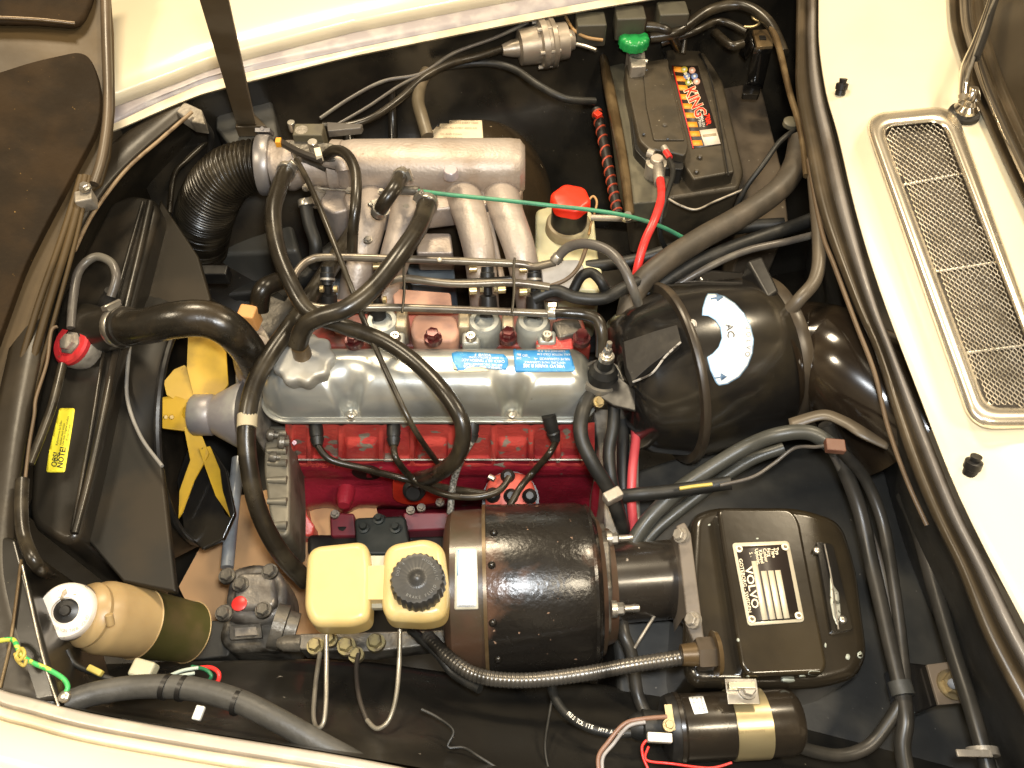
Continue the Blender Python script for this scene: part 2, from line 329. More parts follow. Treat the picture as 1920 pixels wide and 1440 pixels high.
# cowl
ci = [(1535, -60, .03), (1535, 0, .03), (1536, 84, .03), (1549, 174, .03), (1571, 253, .03), (1604, 394, .03), (1648, 540, .03), (1720, 733, .03), (1800, 935, .03), (1925, 1180, .03), (2010, 1330, .03)]
M().loft([[(x + a, y, z) for x, y, zz in ci] for a, z in ((0, -.01), (1, .022), (8, .034), (90, .052), (230, .062), (330, .058), (420, .045))], 5, 4).obj('cowl_panel', cream, car)
cr = [(1492, -60, 0), (1493, 0, 0), (1492, 100, 0), (1493, 175, 0), (1512, 281, 0), (1538, 405, 0), (1598, 565, 0), (1640, 660, 0), (1674, 773, 0), (1707, 873, 0), (1748, 970, 0), (1795, 1068, 0), (1845, 1195, 0), (1920, 1340, 0), (1975, 1440, 0)]
co = [(1530, -60, 0), (1531, 0, 0), (1532, 90, 0), (1543, 175, 0), (1563, 258, 0), (1596, 396, 0), (1638, 550, 0), (1676, 655, 0), (1712, 745, 0), (1752, 845, 0), (1798, 958, 0), (1850, 1060, 0), (1915, 1190, 0), (2000, 1345, 0), (2050, 1440, 0)]
def lerpl(a, b, t, z): return [(p[0] * (1 - t) + q[0] * t, p[1] * (1 - t) + q[1] * t, z) for p, q in zip(a, b)]
M().loft([lerpl(cr, co, t, z) for t, z in ((.02, -.035), (0, -.008), (.12, .002), (.34, .006), (.50, -.002), (.58, -.004))], 5, 3).obj('cowl_seal', olive, car)
M().loft([lerpl(cr, co, t, z) for t, z in ((.56, -.006), (.62, .006), (.74, .016), (.86, .018), (.97, .012), (1.02, -.02))], 5, 3).obj('cowl_gutter', mat('gutter_brown_grey', (.22, .20, .18), .32, col2=(.13, .11, .09), scale=8, coat=.3), car)
# firewall below the cowl rim
cw = [V(q) for q in crv([tuple(P(*p)) for p in cr], 5)]
M().grid([[p + V((dx, 0, dz)) for p in cw] for dx, dz in ((.02, -.02), (.04, -.06), (.07, -.16), (.12, -.3), (.18, -.42), (.2, -.60))]).obj('firewall', bayg, car, sharp=70)
# shelf of the bay behind battery and heater
M().prism([(1330, 60), (1400, 50), (1470, 330), (1480, 420), (1400, 430)], -.24, -.55).obj('battery_side_shelf', brownp, car, bev=.006)
M().prism([(1195, 880), (1290, 850), (1560, 790), (1700, 850), (2150, 1440), (2150, 1600), (1180, 1560), (1150, 1200)], -.32, -.62).obj('toe_board', bayg, car, bev=.01)
for x in (1570, 1610, 1660):
    M().tube([(x - 110, 1250, -.335), (x - 60, 1350, -.333), (x - 10, 1480, -.331)], 9, 10).obj('pressed_rib', bayg, car)
M().prism([(1225, 960), (1255, 955), (1262, 1300), (1300, 1460), (1240, 1460), (1215, 1250)], -.325, -.40).obj('reinforcing_rail', mat('rail_grey', (.10, .10, .088), .5, col2=(.06, .06, .05), scale=10, bump=.2), car, bev=.006)
# splash pan
M().add([(-1.3, -.9, -.60), (1.3, -.9, -.60), (1.3, 1.5, -.60), (-1.3, 1.5, -.60)], [(0, 1, 2, 3)]).obj('splash_pan', bay, car)
# frame rail on the far side
M().prism([(330, 470), (540, 470), (560, 540), (350, 560)], -.42, -.6).obj('frame_rail', bayg, car, bev=.01)
M().prism([(330, 300), (420, 250), (520, 300), (560, 470), (350, 480)], -.33, -.6).obj('bracket_plate', MATS['bracket_dull_grey'], car, bev=.012)
M().prism([(1080, 420), (1330, 440), (1340, 560), (1100, 540)], -.36, -.6).obj('frame_box', bay, car, bev=.012)
# near wing: lip, gutter, cream
nl = [(-60, 1262, 0), (0, 1293, 0), (60, 1310, 0), (167, 1338, 0), (367, 1374, 0), (640, 1418, 0), (800, 1450, 0), (1000, 1497, 0), (1400, 1600, 0), (2100, 1800, 0)]
M().loft([off(nl, 0, -2, -.03), nl, off(nl, 0, 9, .006), off(nl, 0, 22, .008), off(nl, -2, 30, -.002)], 8, 3).obj('gutter_seal', mat('grey_cream_gutter', (.42, .37, .31), .4, col2=(.52, .46, .36), scale=26, coat=.2), car)
M().loft([off(nl, -2, 28, -.004), off(nl, -2, 33, .008), off(nl, -3, 48, .010), off(nl, -4, 56, .0)], 8, 3).obj('wing_lip', creamd, car)
M().loft([off(nl, -4, 54, -.002), off(nl, -6, 62, .012), off(nl, -30, 120, .03), off(nl, -60, 220, .01)], 8, 4).obj('near_wing', cream, car)
nx_ = [-60, 0, 167, 367, 640, 900, 1300, 2100]
def nrow(ys, z): return [(x, y, z) for x, y in zip(nx_, ys)]
M().loft([nrow((1258, 1290, 1334, 1370, 1414, 1462, 1560, 1765), -.012), nrow((1256, 1287, 1330, 1366, 1410, 1458, 1552, 1757), -.05), nrow((1250, 1280, 1322, 1356, 1398, 1444, 1530, 1735), -.11), nrow((1250, 1275, 1312, 1340, 1375, 1410, 1480, 1685), -.17),
          nrow((1245, 1262, 1285, 1296, 1318, 1350, 1400, 1605), -.23), nrow((1240, 1250, 1256, 1258, 1268, 1300, 1340, 1545), -.30), nrow((1240, 1250, 1246, 1240, 1238, 1268, 1310, 1515), -.335), nrow((1240, 1255, 1262, 1256, 1250, 1280, 1320, 1525), -.42), nrow((1260, 1275, 1290, 1290, 1290, 1310, 1350, 1555), -.58)], 8, 4).obj('inner_wing', mat('near_wing_black', (.017, .0155, .013), .30, col2=(.034, .030, .023), scale=4, coat=.2, bump=.1, bscale=20, specks=(.3, .27, .22), sscale=70, sth=.75), car, sharp=80)
# front cross panel and edges (left)
M().loft([[(372, 200, -.02), (350, 215, -.02), (235, 315, -.02), (170, 400, -.02), (110, 520, -.02), (70, 700, -.02), (35, 900, -.02), (30, 1080, -.02), (110, 1330, -.02)],
          [(350, 198, -.01), (330, 208, -.01), (215, 300, -.01), (150, 385, -.01), (92, 510, -.01), (45, 700, -.01), (15, 900, -.01), (0, 1080, -.01), (60, 1320, -.01)],
          [(330, 192, -.012), (310, 200, -.012), (190, 290, -.012), (120, 375, -.012), (60, 505, -.012), (10, 700, -.012), (-30, 900, -.012), (-50, 1080, -.012), (-40, 1310, -.012)]], 6, 3).obj('front_crossmember', mat('front_panel_brown', (.020, .015, .009), .42, col2=(.036, .026, .014), scale=6, bump=.2), car, solid=.004)
M().loft([[(350, 218, -.025), (235, 320, -.025), (170, 405, -.025), (110, 525, -.025), (70, 700, -.025), (35, 900, -.025), (30, 1080, -.025), (110, 1330, -.025)],
          [(360, 260, -.10), (260, 350, -.12), (185, 430, -.12), (125, 560, -.12), (78, 720, -.12), (45, 920, -.12), (36, 1080, -.12), (108, 1330, -.12)],
          [(360, 330, -.25), (280, 400, -.3), (200, 470, -.3), (150, 600, -.3), (110, 740, -.3), (60, 930, -.3), (45, 1080, -.3), (110, 1330, -.3)]], 6, 4).obj('front_inner_panel', bay, car)
M().prism([(345, 190), (378, 205), (385, 232), (360, 228), (330, 208)], -.005, -.03).obj('corner_bracket', alud, car, bev=.003)
M().tube([(360, 210, .004), (300, 262, .004), (235, 320, .004), (175, 400, .0), (140, 470, 0)], 3.5).obj('panel_edge', mat('worn_edge', (.26, .18, .10), .45, col2=(.10, .06, .03), scale=30), car)
# lower front dark valance and shiny fold bottom left
M().prism([(0, 1000), (30, 1010), (110, 1310), (60, 1320), (-40, 1290), (-60, 1000)], -.008, -.2).obj('front_valance', bay, car, bev=.006)
M().tube([(40, 1050, -.005), (20, 1200, -.005), (0, 1290, -.005)], 3).obj('panel_edge', rbar, car)
M().tube([(42, 1060, -.003), (80, 1230, -.003), (112, 1330, -.003)], 2.5).obj('panel_edge', steel, car)
screw(car, P(121, 1306, -.006), .007)
# ---- windscreen side of the cowl (far right)
b = [(1779, -30, .065), (1779, 0, .065), (1783, 50, .065), (1796, 98, .065), (1818, 165, .065), (1841, 219, .065), (1880, 305, .06), (1925, 400, .06), (1990, 540, .06), (2080, 740, .05), (2200, 1050, .04)]
def sh(l, dx, z): return [(p[0] + dx, p[1] - dx * .25, z) for p in l]
M().loft([sh(b, 0, .060), sh(b, 2, .072), sh(b, 10, .070), sh(b, 17, .062)], 5, 3).obj('cowl_seam_seal', olive, car)
M().loft([sh(b, 15, .062), sh(b, 20, .078), sh(b, 34, .083), sh(b, 44, .078), sh(b, 50, .065)], 5, 3).obj('windscreen_trim', chrome, car)
M().loft([sh(b, 48, .068), sh(b, 58, .075), sh(b, 66, .07)], 5, 3).obj('windscreen_rubber', olive, car)
M().loft([sh(b, 64, .072), sh(b, 120, .11), sh(b, 260, .2)], 5, 3).obj('windscreen', glass, car)
# ---- air intake grille on the cowl
fo = rr([(1616, 214), (1790, 196), (2005, 803), (1822, 805)], 46, 9); fi = rr([(1654, 240), (1765, 229), (1972, 764), (1852, 764)], 26, 9)
n = len(fo); G = [[P(p[0] * (1 - t) + q[0] * t, p[1] * (1 - t) + q[1] * t, z) for p, q in zip(fo, fi)] for t, z in ((0, .050), (.02, .072), (.15, .080), (.4, .084), (.7, .084), (.92, .080), (1, .074), (1, .05))]
gr = thing('air_intake_grille', 'chrome framed wire mesh air intake grille on the cream cowl', 'grille', P(1800, 500, .05))
M().grid(G, True).obj('frame', mat('frame_chrome', (.86, .79, .66), .27, .9, col2=(.78, .70, .56), scale=6, rvar=.05), gr, sharp=75)
M().prism([(p[0], p[1]) for p in fi], .0665, .060).obj('backing', mat('grille_dark', (.035, .026, .016), .6, col2=(.02, .015, .01), scale=20), gr)
TL, TR_, BR, BL = V((1650, 232, 0)), V((1780, 218, 0)), V((1986, 774, 0)), V((1838, 776, 0))
def gp(u, v):
    a = TL.lerp(TR_, u); c = BL.lerp(BR, u); q = a.lerp(c, v); return q.x, q.y
poly = [V((p[0], p[1], 0)) for p in fi]
def inside(x, y):
    c = False; j = len(poly) - 1
    for i in range(len(poly)):
        if (poly[i].y > y) != (poly[j].y > y) and x < (poly[j].x - poly[i].x) * (y - poly[i].y) / (poly[j].y - poly[i].y) + poly[i].x: c = not c
        j = i
    return c
mb = M(); NU, NV = 24, 100
for i in range(NU + 1):
    for j in range(NV):
        du = (.30 if (i + j) % 2 else -.30); du2 = -du
        a = gp((i + du) / NU, j / NV); c = gp((i + du2) / NU, (j + 1) / NV)
        if not (inside(*a) and inside(*c)): continue
        pa = P(*a, .075 + .0015 * ((i + j) % 2)); pc = P(*c, .075 + .0015 * ((i + j + 1) % 2)); d = (pc - pa).normalized(); s_ = d.cross(V((0, 0, 1))).normalized() * .00062; u_ = V((0, 0, .0006))
        mb.add([pa - s_ - u_, pa + s_ - u_, pa + u_ * 1.4, pc - s_ - u_, pc + s_ - u_, pc + u_ * 1.4], [(0, 1, 4, 3), (1, 2, 5, 4), (2, 0, 3, 5)])
        if du > 0 and i < NU:
            e = gp((i + 1 - .30) / NU, j / NV)
            if inside(*e):
                pe = P(*e, .075); d = (pe - pa).normalized(); s_ = V((0, 0, 1)).cross(d) * .00065
                mb.add([pa - s_ - u_, pa + s_ - u_, pa + u_ * 1.4, pe - s_ - u_, pe + s_ - u_, pe + u_ * 1.4], [(0, 1, 4, 3), (1, 2, 5, 4), (2, 0, 3, 5)])
wm = mb.obj('wire_mesh', mat('mesh_metal', (.82, .78, .70), .3, .9, col2=(.62, .58, .50), scale=30), gr, flat=True); wm['kind'] = 'stuff'
for v in (.22, .52, .80):
    a = gp(.03, v - .008); c = gp(.97, v + .0 - .03); M().tube([(*a, .0695), (*c, .0695)], 3).obj('cross_bar', MATS['mesh_metal'], gr)
# wiper
wp = thing('windscreen_wiper', 'chrome wiper arm rising from its spindle beside the intake grille', 'wiper', P(1806, 205, .07))
p = P(1808, 212, .068); M().lathe(p - V((0, 0, .004)), p + V((0, 0, .006)), [(0, .026), (.6, .025), (1, .019)], 28).obj('rubber_grommet', blkpl, wp)
M().lathe(p + V((0, 0, .004)), p + V((-.002, .006, .045)), [(0, .019), (.15, .020), (.3, .015), (.38, .017), (.5, .012), (.6, .014), (.8, .012), (1, .006)], 24).obj('spindle_nut', chrome, wp)
M().tube([(1806, 180, .115, 9), (1812, 130, .125, 11), (1830, 80, .13, 8), (1850, 20, .135, 5), (1868, -40, .14, 4)], 8, 10).obj('wiper_arm', chrome, wp)
M().tube([(1812, 150, .13, 3), (1838, 72, .14, 3), (1864, 0, .145, 2.5), (1880, -40, .15)], 3, 8).obj('arm_spring', steel, wp)
M().tube([(1830, 110, .135), (1848, 60, .14), (1862, 10, .14), (1880, -40, .14)], 7, 8).obj('wiper_blade', blkpl, wp)
for (x, y, lb) in ((1577, 172, 'small black rubber buffer on the cowl above the grille'), (1822, 884, 'small black rubber buffer on the cowl below the grille')):
    p = P(x, y, .045); tag(M().lathe(p - V((0, 0, .006)), p + V((.001, .012, .018)), [(0, .009), (.3, .0085), (.35, .0105), (.7, .0105), (.75, .006), (1, .007)], 20).obj('rubber_buffer', blkpl, sharp=45), lb, 'buffer', 'rubber buffers on the cowl')
# ================================================================ HOOD
HPO = P(180, 350, .03); HN = V((.45, -.22, 1)).normalized()
def hz(x, y):
    d = ray(x, y); return (CAM + d * ((HPO - CAM).dot(HN) / d.dot(HN))).z
hood = thing('hood', 'brown underside of the open front hinged hood at left', 'hood', P(60, 500, .05))
def hp(l, dz=0): return [(x, y, hz(x, y) + dz) for x, y in l]
M().prism(hp([(-160, -120), (205, -120), (207, 0), (212, 60), (214, 200), (206, 290), (190, 345), (172, 356), (150, 400), (95, 540), (30, 720), (-30, 900), (-160, 900)]), 0, 0, dz=.006).obj('hood_shell', hoodb, hood, bev=.002)
M().tube([(x, y, hz(x, y) + .006) for x, y in ((196, -60), (199, 60), (202, 200), (192, 290), (176, 345))], 9, 12).obj('hood_edge_fold', mat('hood_edge', (.075, .055, .035), .35, col2=(.11, .08, .05), scale=6), hood)
M().prism(hp(rr([(-160, 175), (-10, 138), (60, 115), (165, 92), (190, 165), (185, 235), (147, 305), (85, 420), (45, 500), (-20, 680), (-160, 900)], 34, 6), .014), 0, 0, dz=.012).obj('insulation_pad', padb, hood, bev=.005)
M().prism(hp(rr([(-160, -120), (176, -120), (176, -10), (150, 46), (60, 38), (-160, 36)], 26, 6), .014), 0, 0, dz=.012).obj('insulation_pad', padb, hood, bev=.005)
M().tube([(x, y, hz(x, y) + .014) for x, y in ((-40, 32), (60, 36), (140, 44))], 4).obj('pad_seam', rbar, hood)
for k, (dx, r_) in enumerate(((0, 6), (20, 7), (38, 4))):
    M().tube([(152 + dx * .4, 330, hz(152 + dx * .4, 330) + .008), (118 + dx * .7, 440, hz(118 + dx * .7, 440) + .008), (66 + dx, 590, hz(66 + dx, 590) + .008), (10 + dx, 790, hz(10 + dx, 790) + .008), (-30 + dx, 960, hz(-30 + dx, 960) + .008)], r_).obj('frame_rib', hoodb, hood)
sty = thing('hood_stay', 'dark brown flat hood stay bar rising over the far wing', 'stay', P(465, 235, -.07))
a, c = [P(x, y, z) for x, y, z in ((462, 232, -.05), (392, -40, .42))]
dv = (c - a).normalized(); sx = V((1, 0, 0)); sx = (sx - dv * sx.dot(dv)).normalized(); q = dv.cross(sx)
M().add([a + sx * s1 * .0175 + q * s2 * .003 for s1, s2 in ((-1, -1), (1, -1), (1, 1), (-1, 1))] + [c + sx * s1 * .0175 + q * s2 * .003 for s1, s2 in ((-1, -1), (1, -1), (1, 1), (-1, 1))], [(3, 2, 1, 0), (4, 5, 6, 7), (0, 1, 5, 4), (1, 2, 6, 5), (2, 3, 7, 6), (3, 0, 4, 7)]).obj('bar', mat('stay_brown', (.12, .085, .045), .35, col2=(.17, .13, .08), scale=9, bump=.1), sty, bev=.0015)
M().prism([(440, 238), (448, 214), (462, 204), (476, 212), (500, 236)], -.05, -.075).obj('foot_bracket', olive, sty, bev=.003)
M().prism([(404, 178), (452, 162), (502, 150), (512, 200), (522, 262), (430, 272), (404, 240)], -.075, -.16).obj('mounting_bracket', MATS['bracket_dull_grey'], car, bev=.006)
M().pbox(155, 365, .05, 32, 30, .025, .3).obj('hinge_block', alud, hood, bev=.003); bolt(hood, P(160, 352, .055), .007, .008)
# ================================================================ RADIATOR
rad = thing('radiator', 'tall black radiator with red ringed filler cap at left', 'radiator', P(150, 700, -.4))
def rz(y): return -.07
RD = [(205, 378), (250, 362), (292, 372), (298, 392), (232, 640), (180, 880), (148, 1008), (120, 1020), (62, 990), (52, 960), (62, 780), (112, 560)]
M().prism(rr(RD, 14, 4), -.075, -.40).obj('radiator_tank', mat('radiator_black', (.014, .012, .009), .34, col2=(.030, .023, .015), scale=8, coat=.15, bump=.15), rad, bev=.012)
rb = MATS['radiator_black']
M().tube([(282, 380, -.070), (262, 470, -.069), (222, 640, -.069), (178, 850, -.069), (140, 1000, -.070)], 7).obj('tank_flange', rb, rad)
M().tube([(268, 380, -.072), (205, 610, -.070), (168, 820, -.070), (135, 995, -.074)], 3.5).obj('tank_seam', rb, rad)
M().lathe(P(165, 622, -.075), P(240, 612, -.01), [(0, .045), (.3, .036), (1, .030)], 28).obj('outlet_neck', MATS['radiator_black'], rad)
p = P(140, 646, -.05)
fn = V((-.35, -.25, .9)).normalized()
M().lathe(p - fn * .05, p + fn * .0, [(0, .022), (.5, .024), (.55, .034), (.9, .036), (1, .034)], 32).obj('filler_neck', alud, rad)
M().lathe(p, p + fn * .010, [(0, .033), (.1, .0345), (.7, .0345), (1, .031), (1, .022), (.7, .021)], 36).obj('red_cap_ring', mat('cap_red', (.55, .03, .035), .4, col2=(.42, .03, .03), scale=40, bump=.2, specks=(.2, .12, .08), sscale=90, sth=.7), rad)
M().lathe(p + fn * .004, p + fn * .018, [(0, .020), (.4, .019), (.5, .014), (.9, .013), (1, .010)], 6).obj('cap_hexagon', alud, rad)
yb = bvh([o for o in rad.children if o.name.startswith('radiator_tank')])
st = rr([(112, 766), (141, 766), (137, 795), (122, 886), (87, 886), (92, 850)], 4, 3)
dn = decal('yellow_label', st, yb, yelst, rad, .0012)
lb = bvh([dn]); words([('OBS!', 104, 862, 15, -80, .9, .02), ('NOTE!', 116, 858, 15, -80, .9, .02), ('Kylsystemet far fyllas', 111, 812, 5.6, -79), ('endast med vatten', 117, 814, 5.6, -79), ('Use only original coolant', 123, 808, 5.6, -79), ('all year round', 128, 812, 5.6, -79)], lb, ink, rad, .0006)
hose('overflow_pipe', 'thin curved grey overflow pipe hooked above the radiator cap', 'pipe', [(133, 615, -.03), (137, 560, -.02), (148, 508, -.015), (178, 482, -.01), (208, 492, -.01), (218, 520, -.015), (208, 556, -.03)], 8, rubg)
tag(M().lathe(P(209, 545, -.03), P(205, 575, -.06), [(0, .010), (.4, .012), (.5, .015), (1, .016)], 20).obj('pipe_fitting', blkpl), 'small dark fitting at the end of the overflow pipe', 'fitting')
# shroud
shd = thing('fan_shroud', 'black sheet fan shroud between radiator and yellow fan', 'shroud', P(330, 800, -.4))
rows = []
fc = P(372, 790, -.30); fr = .245
for t, x in ((0, 0), (.3, 0), (.6, 0), (1, 0)):
    row = []
    for k in range(49):
        a = 2 * math.pi * k / 48; cyy, czz = math.cos(a), math.sin(a)
        sqy = max(-.26, min(.26, cyy * .38)) + fc.y; sqz = max(-.16, min(.16, czz * .3)) + fc.z + .02
        ry_, rz_ = fc.y + cyy * .215, fc.z + czz * .215
        xs = P(262, 700, -.3).x; xe = fc.x + .02
        row.append(V((xs + (xe - xs) * t, sqy * (1 - t) + ry_ * t, sqz * (1 - t) + rz_ * t)))
    rows.append(row)
M().grid(rows).obj('shroud_cone', mat('shroud_black', (.010, .009, .007), .5, col2=(.022, .016, .009), scale=6, spec=.3), shd, sharp=60, solid=.004)
M().path([(V((fc.x + .022, fc.y + math.cos(a) * .216, fc.z + math.sin(a) * .216)), .006) for a in [2 * math.pi * k / 60 for k in range(61)]], 1, 8).obj('rim_bead', blkpl, shd)
M().tube([(243, 650, -.10), (238, 740, -.09), (262, 815, -.085), (304, 874, -.08)], 3.5).obj('shroud_edge', mat('edge_grey', (.25, .24, .22), .4), shd)
M().prism([(300, 372), (372, 480), (395, 560), (340, 620), (243, 655), (282, 470)], -.115, -.135).obj('top_panel', mat('shroud_brown', (.012, .009, .005), .5, col2=(.022, .016, .009), scale=6, spec=.3), shd, bev=.004)
M().prism([(243, 655), (238, 742), (262, 815), (304, 874), (330, 1110), (230, 1090), (160, 1010), (195, 860)], -.105, -.12).obj('side_panel', MATS['shroud_black'], shd, bev=.004)
# fan
fan = thing('cooling_fan', 'yellow painted steel cooling fan with grey hub', 'fan', V((fc.x, fc.y, fc.z)))
fx = P(352, 790, -.29)
def blade(pts, nm='blade'):
    M().prism(pts, 0, 0, dz=.004).obj(nm, yel, fan, bev=.0012)
blade(rr([(352, 632, -.155), (418, 640, -.155), (428, 690, -.17), (424, 742, -.2), (372, 760, -.2), (352, 690, -.16)], 8, 3) if False else [(352, 632, -.15), (400, 628, -.165), (424, 660, -.18), (428, 720, -.2), (408, 748, -.21), (365, 752, -.2), (350, 690, -.16)])
blade([(306, 716, -.17), (326, 692, -.16), (346, 684, -.16), (366, 700, -.18), (392, 740, -.2), (360, 800, -.2), (350, 762, -.2), (312, 740, -.17)])
blade([(304, 744, -.178), (330, 742, -.18), (352, 750, -.19), (372, 790, -.2), (350, 808, -.2), (304, 802, -.178)])
blade([(344, 800, -.19), (372, 800, -.21), (392, 850, -.24), (364, 900, -.27), (342, 960, -.29), (334, 972, -.3), (336, 920, -.28), (356, 862, -.24)])
blade([(372, 840, -.22), (394, 836, -.24), (412, 880, -.27), (422, 962, -.32), (430, 968, -.32), (404, 930, -.30), (386, 880, -.26)])
for x, y in ((311, 782), (322, 782)): M().lathe(P(x, y, -.18), P(x, y, -.172), [(0, .004), (1, .003)], 12).obj('rivet', yel, fan)
h0 = P(362, 778, -.20); kx = S(h0)
M().lathe(h0, h0 + V((100 * kx, 0, 0)), [(0, 36 * kx), (.04, 39 * kx), (.36, 39 * kx), (.40, 36 * kx), (.5, 42 * kx), (.95, 66 * kx), (1, 66 * kx)], 40).obj('hub', mat('hub_grey', (.26, .24, .24), .42, .3, col2=(.33, .32, .29), scale=20, bump=.2), fan)
M().lathe(h0 - V((14 * kx, 0, 0)), h0, [(0, 16 * kx), (1, 20 * kx)], 16).obj('hub_nut', yel, fan)
# black sheet stands in for the shaded lower fan blades and shroud interior
M().prism([(330, 900, -.30), (345, 1000, -.33), (380, 1030, -.34), (420, 1010, -.34), (442, 962, -.33), (425, 880, -.30), (400, 840, -.29), (350, 840, -.29)], 0, 0, dz=.01).obj('blade_shade_sheet', gloss, shd, bev=.003)
# ================================================================ ENGINE
eng = thing('engine', 'red four cylinder engine with silver grey valve cover', 'engine', P(800, 900, -.6))
ZT, ZF = -.105, -.178
yb_ = P(800, 640, -.125).y; yf_ = P(800, 786, ZF).y; xl = P(489, 780, ZF).x; xr = P(1118, 780, ZF).x; PXM = S(P(800, 780, ZF))
YC = (yb_ + yf_) / 2; HW = (yb_ - yf_) / 2; HL = (xr - xl) / 2; XC = (xl + xr) / 2
def rrd(x, y, r=.045):  # distance inside rounded rectangle
    qx = abs(x - XC) - (HL - r); qy = abs(y - YC) - (HW - r)
    return -(math.hypot(max(qx, 0), max(qy, 0)) + min(max(qx, qy), 0) - r)
nX, nY = 260, 90; g = []
scx = [P(660, 776, ZF).x, P(960, 774, ZF).x]; scy = yf_ + .006
def vz(x, y):
    d = rrd(x, y)
    for sx_ in scx:
        ax_ = abs(x - sx_); ay = y - scy
        dd = max(0, math.hypot(ax_, max(0, ay) * .80) - .012) * 1.12
        k = .010; h = max(0, min(1, .5 + .5 * (dd - d) / k)); d = dd * (1 - h) + d * h - k * h * (1 - h)
    t = max(0, min(1, d / .052)); return ZF + (ZT - ZF) * (1 - (1 - t) ** 2.3) ** (1 / 1.9)
inf = .004
for j in range(nY + 1):
    row = []
    for i in range(nX + 1):
        u = -1 + 2 * i / nX; v = -1 + 2 * j / nY
        # rounded-rectangle mapping
        x = XC + u * HL; y = YC + v * HW; d = rrd(x, y)
        if d < 0:
            r = .045; cx_ = XC + math.copysign(HL - r, x - XC); cy_ = YC + math.copysign(HW - r, y - YC); vv = V((x - cx_, y - cy_)); vv = vv.normalized() * r; x, y = cx_ + vv.x, cy_ + vv.y
        row.append(V((x, y, vz(x, y))))
    g.append(row)
vc = M().grid(g).obj('valve_cover', cover, eng, sharp=80)
def rrect(cx, cy, hl, hw, r, z, n=8):
    o = []
    for sx_, sy_, a0 in ((1, 1, 0), (-1, 1, 90), (-1, -1, 180), (1, -1, 270)):
        for k in range(n + 1): a = R(a0 + 90 * k / n); o.append(V((cx + sx_ * (hl - r) + r * math.cos(a), cy + sy_ * (hw - r) + r * math.sin(a), z)))
    return o
for e, z0, z1, mm in ((.006, ZF - .006, ZF + .001, cover), (.004, ZF - .010, ZF - .0065, blkpl)):
    M().rings([rrect(XC, YC, HL + e, HW + e, .05, z) for z in (z0, z1)]).obj('cover_flange' if mm is cover else 'gasket', mm, vc, bev=.0015)
M().path([(p, .003) for p in rrect(XC, YC, HL - .001, HW - .001, .046, ZF + .002) + rrect(XC, YC, HL - .001, HW - .001, .046, ZF + .002)[:1]], 1, 8).obj('flange_bead', cover, vc)
for sx_ in scx: screw(vc, V((sx_, scy, ZF + .003)), .008); M().cyl(V((sx_, scy, ZF)), V((sx_, scy, ZF + .003)), .011).obj('washer', steel, vc)
cb = bvh(vc)
# blue stickers, upside down print
s1 = decal('blue_label', [(847, 663), (856, 660), (905, 662), (922, 664), (944, 665), (952, 672), (953, 684), (948, 694), (930, 693), (905, 690), (895, 688), (880, 690), (868, 695), (858, 695), (848, 680)], cb, blue, vc, .0012)
M().add([stick(cb, x, y, .0022) for x, y in ((846, 678), (849, 679), (858, 694), (850, 692))], [(0, 1, 2, 3)]).obj('peeled_corner', paper, s1)
decal('torn_edge', [(858, 694), (870, 691), (895, 688), (912, 692), (916, 696), (880, 698), (860, 697)], cb, paper, s1, .0009)
s2 = decal('blue_label', rr([(962, 654), (1066, 652), (1078, 692), (1076, 697), (966, 698)], 4, 3), cb, blue, vc, .0012)
tb = bvh([s1, s2])
words([('VOLVO  F', 905, 666, 7, 182, 1, .01), ('CHECK BELT TENSION ACC', 906, 676.5, 7, 182, .92, .01), ('TO SERVICE INSTRUCTIONS', 912, 671, 5.2, 182), ('BEFORE DISCONNECTION', 906, 683.5, 6, 182, 1, .01), ('TEMPERATURVENTILATOR', 905, 688.5, 6, 182, 1, .01)], tb, wprint, s1, .0008)
words([('VOLVO VARIM B 20E', 1020, 686.5, 8.5, 181, 1, .02), ('VENTILSPEL VALVE CLEARANCE', 1022, 680, 6, 181, .9), ('VALVE CLEARANCES', 1040, 673.5, 6.5, 181, .95), ('KALL MOTOR COLD 0.40', 1038, 665, 5.5, 181), ('VARM HOT 0.45  B 20', 1034, 659, 5.5, 181), ('FRI', 973, 665, 6, 181, 1, .01), ('ISO', 984, 667, 6, 181), ('SAE', 973, 672, 6, 181)], tb, wprint, s2, .0008)
# filler cap
cz = -.082; cc = P(568, 668, cz); ck = S(cc); NL = 9
def capr(k, t): return 1 + .06 * math.cos(NL * 2 * math.pi * k) if t <= 1 else 1
cap = M().lathe(cc - V((0, 0, .03)), cc, [(0, 50 * ck), (.5, 56 * ck), (.8, 56 * ck), (.95, 53 * ck), (1, 47 * ck), (1.06, 34 * ck), (1.14, 24 * ck), (1.15, 5 * ck)], 108, capr).obj('oil_filler_cap', mat('cap_aluminium', (.46, .45, .41), .45, .5, col2=(.36, .34, .29), scale=14, bump=.2), eng, sharp=50)
M().lathe(cc - V((0, 0, .002)), P(562, 648, cz + .03), [(0, 18 * ck), (.6, 17 * ck), (1, 16 * ck)], 24).obj('cap_spigot', rbar, cap)
screw(cap, P(545, 706, cz - .006), .004)
